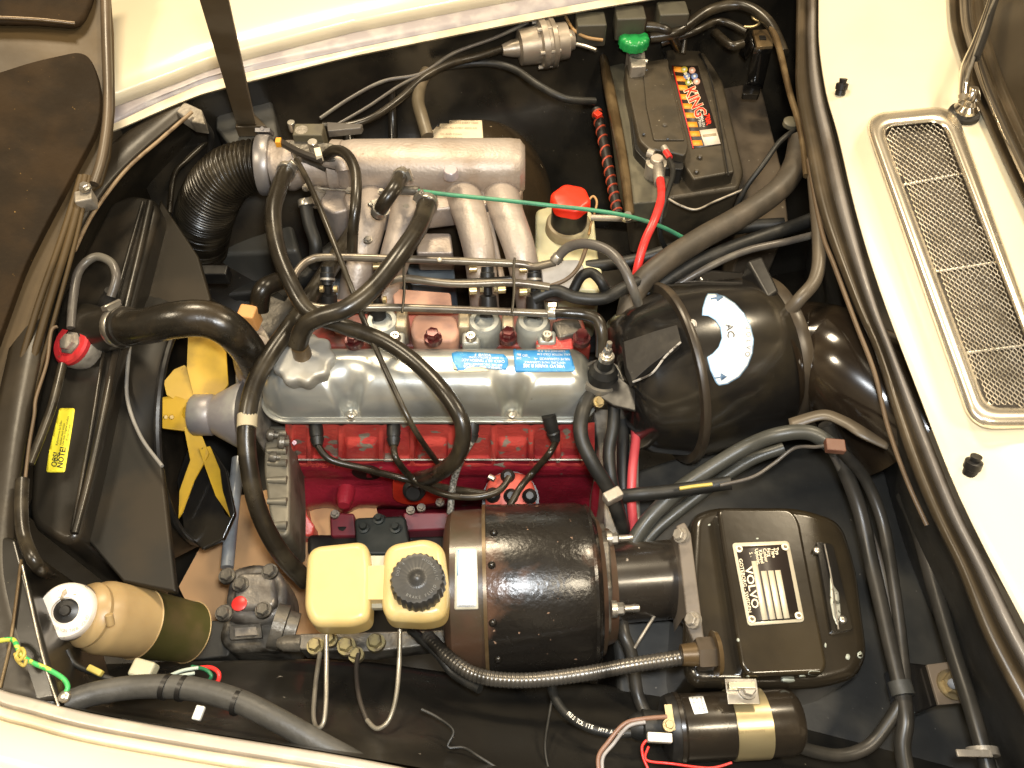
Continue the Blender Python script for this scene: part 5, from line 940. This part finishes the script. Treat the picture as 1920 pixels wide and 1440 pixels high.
# fuel rail
frl = thing('fuel_rail', 'looped thin fuel rail pipe running above the injectors', 'fuel rail', P(800, 530, -.12))
M().tube([(1040, 492, -.055), (1000, 500, -.05), (960, 494, -.045), (760, 486, -.04), (620, 482, -.035), (580, 488, -.035), (556, 510, -.035), (549, 535, -.035), (560, 560, -.035), (590, 575, -.04), (640, 578, -.045), (760, 577, -.055), (1030, 588, -.06)], 7.5, 12).obj('rail_pipe', mat('rail_metal', (.19, .165, .125), .32, .5, col2=(.12, .10, .08), scale=20), frl)
M().tube([(730, 528, -.06), (760, 522, -.055), (850, 532, -.06), (960, 530, -.06), (1030, 538, -.065)], 7.5, 12).obj('centre_pipe', MATS['rail_metal'], frl)
M().tube([(740, 520, -.065), (850, 528, -.068), (960, 522, -.068)], 5, 10).obj('centre_pipe', blkpl, frl)
for x in (757, 963): M().tube([(x + 2, 484, -.030), (x, 510, -.032), (x + 1, 545, -.036), (x - 3, 586, -.042)], 2.6, 8).obj('retaining_wire', mat('wire_dark', (.05, .042, .03), .4, .4), frl)
x, y = 824, 487; M().ball(P(x, y, -.028), .004, 10).obj('weld_spot', platec, frl)
inj = None
for i, (x, y0, y1, lb) in enumerate(((614, 500, 556, 'black injector left of the wire clamp, leftmost in the row'), (706, 520, 566, 'black injector half hidden beneath the cap breather hose'), (914, 500, 566, 'black injector between the two right runners'), (1002, 500, 566, 'black injector at the right end of the fuel rail'))):
    t = thing('fuel_injector', lb, 'injector', P(x, y1, -.14), 'injectors under the fuel rail')
    M().lathe(P(x, y0, -.065), P(x, y0 + 34, -.085), [(0, .0105), (.3, .0105), (.35, .012), (.8, .012), (.85, .009), (1, .009)], 20).obj('connector', rubm, t)
    M().lathe(P(x, y0 + 34, -.085), P(x + 2, y1 + 26, -.125), [(0, .008), (.3, .008), (.35, .014), (.8, .0165), (1, .0165)], 20).obj('injector_body', blkpl, t)
    for dx in (-14, 12): M().cyl(P(x + dx, y0 + 42, -.075), P(x + dx + 7, y0 + 42, -.075), .006, 8).obj('brass_nut', zinc, t)
    M().lathe(P(x, y0 + 22, -.078), P(x, y0 + 26, -.08), [(0, .0125), (1, .0125)], 16).obj('grey_band', alud, t)
for x, y in ((880, 505), (974, 506), (880, 546), (974, 548), (934, 544), (700, 500)):
    M().cyl(P(x, y, -.055), P(x + 14, y - 1, -.055), .006, 10).obj('brass_clip', zinc, frl)
hose('fuel_return_hose', 'grey fuel hose arching right from the rail end', 'hose', [(1042, 487, -.05), (1065, 464, -.03), (1100, 457, -.01), (1140, 470, .0), (1168, 500, .0), (1188, 545, -.02), (1196, 568, -.05)], 9.5, rubg, clamps=((.03, 1),))
hose('fuel_feed_hose', 'black hose turning down from the lower rail end', 'hose', [(1032, 587, -.055), (1060, 587, -.05), (1095, 590, -.05), (1120, 600, -.05), (1128, 625, -.06), (1128, 668, -.09)], 11.5, clamps=((.06, 1.5),))
hose('injector_harness', 'black taped wiring harness running right from the injectors', 'harness', [(1000, 560, -.09), (1040, 545, -.08), (1080, 558, -.08), (1130, 560, -.08), (1170, 540, -.08), (1215, 520, -.09), (1260, 490, -.10)], 12, rubm)
hose('harness_branch', 'thin brown wire crossing the pale bottle to the injectors', 'wire', [(1100, 462, -.06), (1085, 500, -.06), (1060, 525, -.07), (1020, 540, -.08)], 4, mat('brown_wire', (.12, .08, .045), .5))
hose('harness_drop', 'black cable bundle dropping behind the fuel return hose', 'cable', [(1075, 545, -.10), (1090, 518, -.08), (1110, 512, -.07), (1128, 530, -.07), (1140, 560, -.1)], 10, rubm)
hose('main_harness', 'thick black main wiring harness curving in from the cowl', 'harness', [(1500, 265, -.05), (1490, 310, -.05), (1460, 355, -.05), (1390, 405, -.06), (1310, 450, -.07), (1235, 500, -.08), (1192, 545, -.10), (1175, 600, -.12), (1168, 660, -.15)], 22, mat('harness_tape', (.045, .036, .025), .5, col2=(.07, .055, .038), scale=20, bump=.3))
hose('harness_second', 'dark grey cable bundle just below the main harness', 'cable', [(1560, 395, -.08), (1500, 420, -.09), (1440, 440, -.09), (1370, 465, -.09), (1300, 495, -.10), (1230, 540, -.12), (1180, 590, -.15)], 13, rubm)
hose('harness_third', 'slim grey cable lowest of the bundle above the fan drum', 'cable', [(1565, 430, -.08), (1480, 452, -.09), (1400, 470, -.09), (1330, 500, -.10), (1260, 540, -.13)], 7, rubg)
hose('harness_fourth', 'black cable crossing behind the red cable under the battery', 'cable', [(1470, 420, -.13), (1400, 425, -.14), (1330, 440, -.15), (1250, 470, -.16), (1180, 490, -.18), (1100, 500, -.2)], 12, rubm)
hose('green_cable', 'long thin green cable crossing in front of the red cap', 'cable', [(778, 357, -.03), (840, 365, -.02), (930, 374, -.01), (1020, 384, -.005), (1110, 394, -.02), (1180, 406, -.04), (1240, 425, -.08), (1285, 448, -.12)], 4, greenw)
tag(M().cyl(P(744, 357, -.035), P(786, 358, -.03), .008, 12).obj('cable_ferrule', cast), 'dark ferrule at the left end of the green cable', 'ferrule')
hose('battery_cable', 'bright red battery cable dropping from the lead terminal', 'cable', [(1238, 338, -.10), (1240, 370, -.07), (1228, 410, -.06), (1210, 450, -.07), (1198, 490, -.09), (1190, 530, -.12)], 8.2, redw)
hose('battery_cable_lower', 'faded pink red cable running down beside the engine', 'cable', [(1188, 770, -.20), (1192, 820, -.2), (1186, 880, -.21), (1184, 940, -.23), (1190, 1000, -.26)], 9, pinkw)
hose('sense_wire', 'thin dark wire beside the red battery cable', 'wire', [(1250, 290, -.09), (1262, 320, -.08), (1252, 360, -.07), (1240, 400, -.07), (1238, 440, -.1), (1250, 470, -.14)], 5, rubm)
tag(M().tube([(1248, 284, -.085), (1256, 296, -.084)], 6, 10).obj('red_sleeve', redw), 'small red sleeve on the wire at the lead terminal', 'sleeve')
hose('silver_wire', 'thin pale bent wire below the battery case', 'wire', [(1252, 372, -.14), (1275, 385, -.14), (1305, 393, -.14), (1340, 378, -.14), (1395, 355, -.14)], 2.3, alud)
hose('battery_side_wire', 'black wire slanting from cowl plug down to the harness', 'wire', [(1488, 245, -.04), (1460, 268, -.04), (1430, 310, -.05), (1400, 350, -.08), (1380, 390, -.12)], 5, rubm)
hose('isolator_cable', 'glossy black battery cable leaving the green knob', 'cable', [(1212, 50, -.04), (1235, 52, -.04), (1255, 62, -.05), (1272, 90, -.10)], 9, rub)
for pts, r_, lb in (([(1220, 70, -.06), (1270, 60, -.05), (1330, 20, -.04), (1390, 10, -.03), (1440, 40, -.03), (1470, 100, -.04)], 10, 'black cable arching over the battery corner to the cowl'), ([(1240, 80, -.08), (1300, 60, -.06), (1350, 40, -.06), (1400, 60, -.06)], 7, 'dark cable sagging behind the battery top edge'), ([(1340, 60, -.08), (1370, 85, -.07), (1392, 82, -.07)], 8, 'short black cable stub ending at the folded bracket'), ([(1290, 20, -.05), (1285, 60, -.07), (1280, 100, -.1)], 6, 'black wire dropping behind the battery from the relays')):
    hose('battery_area_cable', lb, 'cable', pts, r_, rub)
# far wing wires
hose('far_wing_harness', 'black hose running along the far inner wing to the regulator', 'hose', [(605, 236, -.05), (650, 236, -.05), (700, 220, -.05), (750, 185, -.05), (795, 145, -.05), (850, 118, -.05), (900, 105, -.05), (942, 92, -.05)], 7, rub)
hose('brake_vacuum_hose', 'brown hose bending down onto the paper label', 'hose', [(800, 135, -.06), (788, 158, -.06), (784, 190, -.06), (792, 222, -.06), (802, 256, -.07)], 12, mat('brown_hose', (.10, .08, .05), .4, col2=(.14, .11, .07), scale=16), clamps=())
hose('thin_grey_wire', 'upper of two thin grey wires on the far wing', 'wire', [(600, 222, -.06), (660, 182, -.055), (720, 152, -.05), (790, 138, -.05), (850, 100, -.04), (930, 70, -.03), (990, 42, -.02)], 3.5, rubg)
hose('thin_grey_wire', 'lower of two thin grey wires on the far wing', 'wire', [(628, 236, -.06), (690, 200, -.055), (750, 160, -.05), (800, 136, -.05)], 3, rubg)
hose('far_wing_loop', 'black hose draping from the regulator over the dome right', 'hose', [(820, 128, -.07), (900, 118, -.07), (960, 128, -.07), (1010, 160, -.07), (1060, 185, -.08), (1115, 190, -.1)], 7, rubm)
hose('ignition_feed_wire', 'thin tan wire curving right of the regulator', 'wire', [(1060, 30, -.03), (1075, 55, -.03), (1100, 70, -.035), (1130, 75, -.04)], 3, mat('tan_wire', (0, 0, 0)))
tag(M().prism([(612, 228), (680, 232), (676, 240), (614, 246)], -.04, -.055).obj('wire_sleeve', rubg, bev=.002), 'flat grey wire sleeve beside the throttle switch', 'sleeve')
# hoses around valve and bell housing
hose('carbon_hose', 'matte black hose bulging down from the vapour valve', 'hose', [(1110, 735, -.14), (1092, 775, -.13), (1090, 820, -.14), (1112, 870, -.16), (1140, 915, -.19), (1160, 965, -.23), (1172, 1000, -.27)], 14, rubm)
hose('carbon_hose_second', 'black hose dropping straight right of the bulging one', 'hose', [(1152, 760, -.15), (1150, 800, -.16), (1142, 850, -.18), (1148, 905, -.2), (1162, 960, -.25)], 12, rubm)
M_t = thing('hose_clip', 'brownish metal clip tying the black hoses together', 'clip', P(1150, 925, -.17)); M().pbox(1150, 925, -.155, 36, 22, .02, .5).obj('clip_band', alud, M_t, bev=.003)
tag(M().prism(rr([(1112, 765), (1200, 768), (1198, 900), (1206, 1030), (1135, 1030), (1130, 900)], 8), -.27, -.5).obj('bell_housing', alud, bev=.012), 'rough grey bell housing casting behind the engine', 'bell housing')
hose('clutch_cable', 'black cable passing vertically behind the pink red cable', 'cable', [(1168, 790, -.21), (1168, 860, -.22), (1170, 930, -.24), (1180, 1010, -.28)], 12, rubm)
hose('demister_hose', 'thick dark hose from servo neck sweeping up to the cowl', 'hose', [(1185, 1020, -.24), (1215, 975, -.22), (1265, 925, -.2), (1330, 880, -.17), (1400, 838, -.14), (1460, 815, -.11), (1520, 812, -.1), (1570, 845, -.11)], 15, mat('olive_grey_hose', (.05, .05, .042), .38, col2=(.08, .078, .066), scale=18))
hose('demister_hose', 'second dark hose just inside the thick sweeping one', 'hose', [(1200, 1030, -.25), (1235, 990, -.23), (1290, 945, -.21), (1350, 900, -.19), (1410, 862, -.17), (1470, 840, -.15)], 11, MATS['olive_grey_hose'])
hose('loom_stub', 'black sleeved loom end lying behind the servo neck', 'loom', [(1170, 930, -.19), (1205, 926, -.18), (1250, 922, -.18), (1300, 915, -.18), (1370, 905, -.17)], 13, rubm)
hose('loom_wire', 'thin dark wire wandering from the loom to the cowl', 'wire', [(1350, 910, -.16), (1410, 895, -.15), (1450, 870, -.14), (1490, 840, -.12), (1530, 838, -.1), (1560, 834, -.085)], 3.5, rubg)
tag(M().tube([(1274, 916, -.155), (1300, 912, -.153), (1335, 908, -.152)], 3.5, 8).obj('yellow_wire', mat('yellow_wire', (.5, .38, .08), .45)), 'short yellow wire emerging from the black loom', 'wire')
tag(M().pbox(1568, 833, -.075, 36, 26, .012, -.1).obj('brown_strap', mat('brown_strap', (.12, .05, .03), .5, col2=(.17, .08, .05), scale=30), bev=.002), 'small red brown strap round the cables below the duct', 'strap')
dk = mat('cable_satin', (.026, .024, .020), .36, col2=(.045, .04, .033), scale=16)
hose('right_cable', 'thick black cable descending on the right toe board', 'cable', [(1548, 795, -.10), (1575, 860, -.14), (1610, 950, -.18), (1635, 1060, -.2), (1660, 1170, -.2), (1688, 1290, -.2)], 14, dk)
hose('right_cable', 'second black cable to the right, close beside the first', 'cable', [(1572, 840, -.1), (1620, 895, -.15), (1655, 980, -.18), (1675, 1090, -.19), (1690, 1200, -.2), (1698, 1290, -.2)], 11, dk)
hose('right_cable', 'thin cable branching off at the red brown strap', 'cable', [(1560, 850, -.12), (1600, 930, -.19), (1640, 1020, -.2), (1665, 1120, -.21), (1690, 1240, -.21)], 6, rubg)
tag(M().tube([(1686, 1278, -.195), (1694, 1304, -.195)], 21, 18).obj('tape_wrap', mat('tape_wrap', (.05, .05, .045), .55, col2=(.08, .078, .07), scale=40, bump=.3)), 'dark tape wrap joining the right hand cables', 'tape')
hose('right_cable', 'single cable continuing down below the dark tape wrap', 'cable', [(1692, 1300, -.2), (1698, 1350, -.2), (1692, 1400, -.21), (1702, 1460, -.22)], 15, dk)
hose('coil_cable', 'black cable curving from the coil end to the tape wrap', 'cable', [(1494, 1398, -.2), (1530, 1410, -.21), (1580, 1416, -.22), (1630, 1398, -.22), (1668, 1352, -.21), (1692, 1312, -.2)], 12, dk)
hose('steering_column_tube', 'long satin black tube descending at the far right', 'tube', [(1695, 930, -.22), (1725, 1000, -.2), (1755, 1110, -.19), (1790, 1230, -.18), (1825, 1340, -.17), (1858, 1460, -.17)], 15, dk)
ub = thing('column_bracket', 'grey brown folded bracket with a large hex bolt', 'bracket', P(1770, 1290, -.28))
M().prism([(1738, 1246), (1785, 1240), (1810, 1278), (1806, 1318), (1760, 1322)], -.22, -.226).obj('top_face', mat('bracket_brown', (.19, .15, .11), .45, .2, col2=(.12, .095, .07), scale=14), ub, bev=.001)
M().prism([(1690, 1240), (1740, 1246), (1760, 1322), (1714, 1340)], -.232, -.30).obj('side_face', gloss, ub, bev=.003)
bolt(ub, P(1785, 1284, -.22), .016, .016, mat('bolt_olive', (.28, .22, .12), .4, .6, col2=(.14, .11, .07), scale=40), name='hexagon_bolt'); M().cyl(P(1787, 1282, -.2), P(1787, 1282, -.197), .007, 14).obj('bolt_socket', blkpl, ub)
cz_ = thing('pipe_clip', 'pale rusty metal clip round the far right tube', 'clip', P(1830, 1412, -.2)); M().pbox(1828, 1412, -.135, 66, 13, .004, -.02).obj('clip_strip', alud, cz_, bev=.001); M().lathe(P(1841, 1402, -.165), P(1845, 1418, -.165), [(0, 19 * .001), (1, 19 * .001)], 20).obj('clip_ring', alud, cz_)
# cowl wire & rim
hose('cowl_edge_wire', 'thin brown wire following the inner edge of the cowl', 'wire', [(1516, 300, -.02), (1540, 430, -.015), (1565, 500, -.01), (1606, 610, -.01), (1640, 700, -.01), (1665, 800, -.02), (1700, 900, -.02), (1738, 985, -.03)], 4.5, mat('brown_wire', (0, 0, 0)))
# spark plug leads
def lead(label, pts, plug, m_=rub, r_=6.5):
    t = thing('spark_plug_lead', label, 'lead', P(*pts[-1]), 'leads from plugs to distributor'); M().tube(pts, r_, 12).obj('lead_wire', m_, t)
    x, y = plug; a_ = PY(x, y - 30, YH - .004); q = P(*pts[0]); M().lathe(a_, q, [(0, .0115), (.4, .0115), (.6, .010), (.65, .0115), (.8, .010), (1, .0075)], 20).obj('plug_boot', rubm, t)
z1 = PY(595, 832, YH - .035).z
lead('leftmost spark plug lead crossing the block to the distributor', [(596, 836, z1), (620, 862, z1 - .01), (680, 878, z1 - .03), (760, 898, -.27), (840, 915, -.255), (920, 927, -.24)], (592, 828))
lead('second spark plug lead sagging lowest under the looped hose', [(738, 836, z1), (744, 862, z1), (775, 898, -.26), (830, 926, -.24), (890, 932, -.235), (935, 920, -.235), (955, 895, -.24)], (738, 828))
lead('grey braided spark plug lead going straight down', [(884, 828, z1), (866, 860, z1), (850, 905, -.24), (844, 965, -.26)], (886, 822), mat('braid_grey', (.22, .21, .19), .5, col2=(.06, .06, .05), scale=260, lo=.45, hi=.55, bump=.6, bscale=300), 6.5)
lead('rightmost spark plug lead descending from the head end', [(1042, 828, z1), (1030, 850, z1 + .01), (1000, 885, -.24), (975, 915, -.235), (955, 950, -.24)], (1028, 808), rub)
# brake pipes at the bottom
bpm = mat('brake_pipe', (.34, .31, .25), .35, .6, col2=(.2, .18, .14), scale=20); bpd = mat('brake_pipe_dark', (.07, .06, .05), .35, .4)
hose('brake_pipe', 'grey hairpin brake pipe below the left reservoir chamber', 'pipe', [(612, 1190, -.16), (612, 1260, -.17), (611, 1320, -.17), (606, 1356, -.17), (594, 1364, -.175), (588, 1340, -.19), (592, 1280, -.22), (600, 1225, -.25)], 4.5, bpm)
hose('brake_pipe', 'pale brake pipe below the right reservoir chamber', 'pipe', [(750, 1180, -.16), (748, 1250, -.17), (742, 1310, -.17), (728, 1352, -.17), (706, 1366, -.175), (688, 1350, -.185)], 4.5, bpm)
hose('brake_pipe', 'dark brake pipe rising to the centre brass union', 'pipe', [(688, 1350, -.185), (674, 1310, -.2), (668, 1260, -.23), (672, 1225, -.25)], 4.5, bpd)
# bottom harness
hose('lower_harness', 'fat grey black loom along the near wing, bottom left', 'harness', [(122, 1318, -.04), (180, 1300, -.05), (260, 1288, -.06), (350, 1290, -.06), (440, 1312, -.06), (520, 1350, -.06), (600, 1395, -.07), (680, 1440, -.08), (740, 1490, -.09)], 22, mat('loom_tape', (.050, .047, .040), .5, col2=(.075, .07, .06), scale=18, bump=.35, bscale=110))
for x, y, a_ in ((312, 1287, 0), (343, 1290, .05), (445, 1316, .3)):
    d2 = dense([(x - 4, y, -.06), (x + 4, y + 2, -.06)], 24, 3); tag(M().path(d2, 1, 18).obj('cable_tie', blkpl), {312: 'black cable tie on the fat loom, nearest the red loop, left', 343: 'black cable tie on the fat loom just above the white tag', 445: 'black cable tie on the fat loom right of the white tag'}[x], 'cable tie', 'cable ties on the loom')
tag(M().pbox(371, 1336, -.05, 17, 26, .006, -.2).obj('white_tag', mat('tag_white', (.6, .6, .55), .4), bev=.0015), 'small white plastic tag below the fat loom', 'tag')
tag(M().pbox(264, 1253, -.10, 44, 34, .02, -.25).obj('wire_connector', mat('connector_pale', (.42, .40, .28), .4, sss=.1), bev=.004), 'pale translucent wire connector below the stained bottle', 'connector')
hose('yellow_green_wire', 'yellow and green earth wire knotted at the bottom left', 'wire', [(-10, 1203, .01), (22, 1199, .01), (32, 1212, .015), (40, 1228, .01), (60, 1242, .005), (90, 1255, .0), (118, 1272, -.005), (127, 1288, -.005), (121, 1302, -.006)], 4.6, yelw)
hose('yellow_green_wire', 'loose yellow coil twisted round the earth wire', 'wire', [(28, 1226, .012), (36, 1238, .016), (46, 1226, .018), (40, 1216, .016), (30, 1232, .014), (44, 1248, .012), (50, 1236, .014)], 3.2, mat('yellow_wire', (0, 0, 0)))
hose('red_wire_loop', 'red wire loop at the right end of the connectors', 'wire', [(376, 1252, -.08), (396, 1252, -.075), (410, 1262, -.07), (408, 1278, -.075), (392, 1283, -.08)], 4, redw)
hose('green_wire_loop', 'dark green wire loop inside the red one', 'wire', [(360, 1250, -.08), (384, 1255, -.072), (396, 1266, -.07), (392, 1276, -.075)], 3.5, mat('dk_green_wire', (.02, .14, .06), .4))
hose('pale_wire', 'pale grey green wire from connector toward the red loop', 'wire', [(272, 1280, -.075), (305, 1272, -.07), (340, 1258, -.07), (372, 1252, -.075)], 3.5, mat('pale_wire', (.35, .40, .34), .5))
hose('pale_wire', 'lower pale wire alongside the fat loom', 'wire', [(256, 1281, -.072), (300, 1282, -.07), (335, 1268, -.066), (365, 1262, -.07)], 3.2, MATS['pale_wire'])
hose('red_wire', 'short red wire left of the pale connector', 'wire', [(214, 1284, -.07), (236, 1276, -.07), (262, 1280, -.07)], 4, redw)
hose('brown_wire', 'dark wire hanging under the stained bottle', 'wire', [(125, 1218, -.07), (140, 1245, -.08), (175, 1262, -.08), (215, 1275, -.08), (250, 1284, -.08)], 5, rubm)
tag(M().pbox(176, 1256, -.07, 32, 12, .008, -.4).obj('yellow_tape', mat('yellow_tape', (.45, .36, .08), .5), bev=.002), 'little yellow tape tab on the wire under the bottle', 'tape')
# coil wires
hose('coil_lead', 'black printed coil lead curving up to the conduit', 'cable', [(1182, 1374, -.17), (1140, 1374, -.17), (1100, 1362, -.17), (1064, 1340, -.18), (1044, 1315, -.19), (1034, 1288, -.2)], 9, rubm, n=18)
ld = [o for o in sc.objects if o.name.startswith('coil_lead')][0]
it = []
for i, ch in enumerate('PRESTOLITE HYPALON'):
    t = i / 17; q = crv([(1066, 1339), (1086, 1354), (1110, 1364), (1140, 1372), (1168, 1374)], 10); j = int(t * (len(q) - 2)); x, y = q[j]; a_ = math.degrees(math.atan2(q[j + 1][1] - y, q[j + 1][0] - x))
    if ch != ' ': it.append((ch, x, y, 8.5, a_, 1, .01))
words(it, bvh(ld), wprint, ld, .0018)
for pts, m_, lb, r_ in (([(1125, 1460, -.14), (1122, 1420, -.14), (1140, 1392, -.14), (1170, 1358, -.135), (1205, 1348, -.13), (1250, 1344, -.135)], mat('brown_lead', (.22, .12, .08), .4), 'brown wire from the coil terminal curving down', 4.2), ([(1132, 1460, -.14), (1130, 1422, -.14), (1150, 1395, -.14), (1178, 1362, -.13), (1210, 1354, -.128)], mat('grey_lead', (.3, .28, .27), .4), 'grey wire beside the brown coil wire', 3.5),
                        ([(1212, 1388, -.13), (1204, 1400, -.13), (1206, 1420, -.13), (1216, 1445, -.13), (1220, 1470, -.13)], redw, 'thin red wire dropping from the white connector', 2.6), ([(1216, 1400, -.13), (1212, 1425, -.128), (1260, 1432, -.12), (1330, 1440, -.12), (1372, 1430, -.12)], redw, 'thin red wire running right beneath the coil', 2.4)):
    hose('coil_wire', lb, 'wire', pts, r_, m_)
for pts, lb in (([(1165, 1150, -.26), (1170, 1190, -.25), (1185, 1230, -.26), (1195, 1300, -.28), (1215, 1345, -.28)], 'dark twin cable falling from the servo neck'), ([(1230, 1150, -.24), (1205, 1190, -.24), (1190, 1215, -.25)], 'thin pale wire below the servo neck')):
    hose('servo_cable', lb, 'cable', pts, 12 if 'twin' in lb else 3, dk if 'twin' in lb else alud)
hose('floor_wire', 'thin black wire looping on the near inner wing', 'wire', [(1040, 1290, -.2), (1030, 1340, -.19), (1022, 1400, -.17), (1030, 1450, -.16)], 3, rubm)
hose('floor_wire', 'thin black squiggling wire at the bottom centre', 'wire', [(790, 1330, -.16), (820, 1345, -.16), (850, 1370, -.15), (840, 1400, -.15), (870, 1402, -.15), (900, 1420, -.14), (940, 1445, -.14)], 3, rubm)
hose('left_hose', 'dark hose bending along the front panel below the radiator', 'hose', [(42, 900, .0), (40, 960, .0), (46, 1010, .0), (70, 1060, .0), (100, 1082, -.12), (135, 1108, -.26)], 12, rub)
hose('front_cable', 'thin dark cable along the left of the radiator', 'cable', [(117, 684, -.02), (99, 757, -.02), (76, 820, -.02), (56, 870, -.02)], 8, rub)
hose('front_wire', 'thin pale wire looping down the front panel', 'wire', [(108, 612, .0), (96, 622, .0), (88, 680, .0), (68, 745, .0), (64, 780, .0), (54, 840, .0), (44, 930, .0)], 3, mat('brown_wire', (0, 0, 0)))
hose('upper_left_pipe', 'thin black pipe left of the corrugated air hose', 'pipe', [(392, 262, -.12), (350, 300, -.12), (326, 330, -.12), (318, 400, -.14)], 5, rub)
hose('corner_strap', 'black rubber strap from the corner bracket', 'strap', [(366, 215, -.01), (385, 235, -.03), (396, 258, -.06), (392, 310, -.12)], 6, blkpl)
tag(M().pbox(360, 430, -.22, 44, 26, .03, .05).obj('black_clip', blkpl, bev=.003), 'small black clip left of the corrugated hose', 'clip')
tag(M().pbox(398, 505, -.22, 56, 24, .03, .0).obj('black_stop', blkpl, bev=.003), 'black rubber stop above the fan shroud', 'stop')
hose('right_drop_wire', 'dark cable dropping into the gap below the servo', 'cable', [(770, 1180, -.24), (820, 1225, -.22), (850, 1262, -.22), (900, 1292, -.2)], 9, rubm)
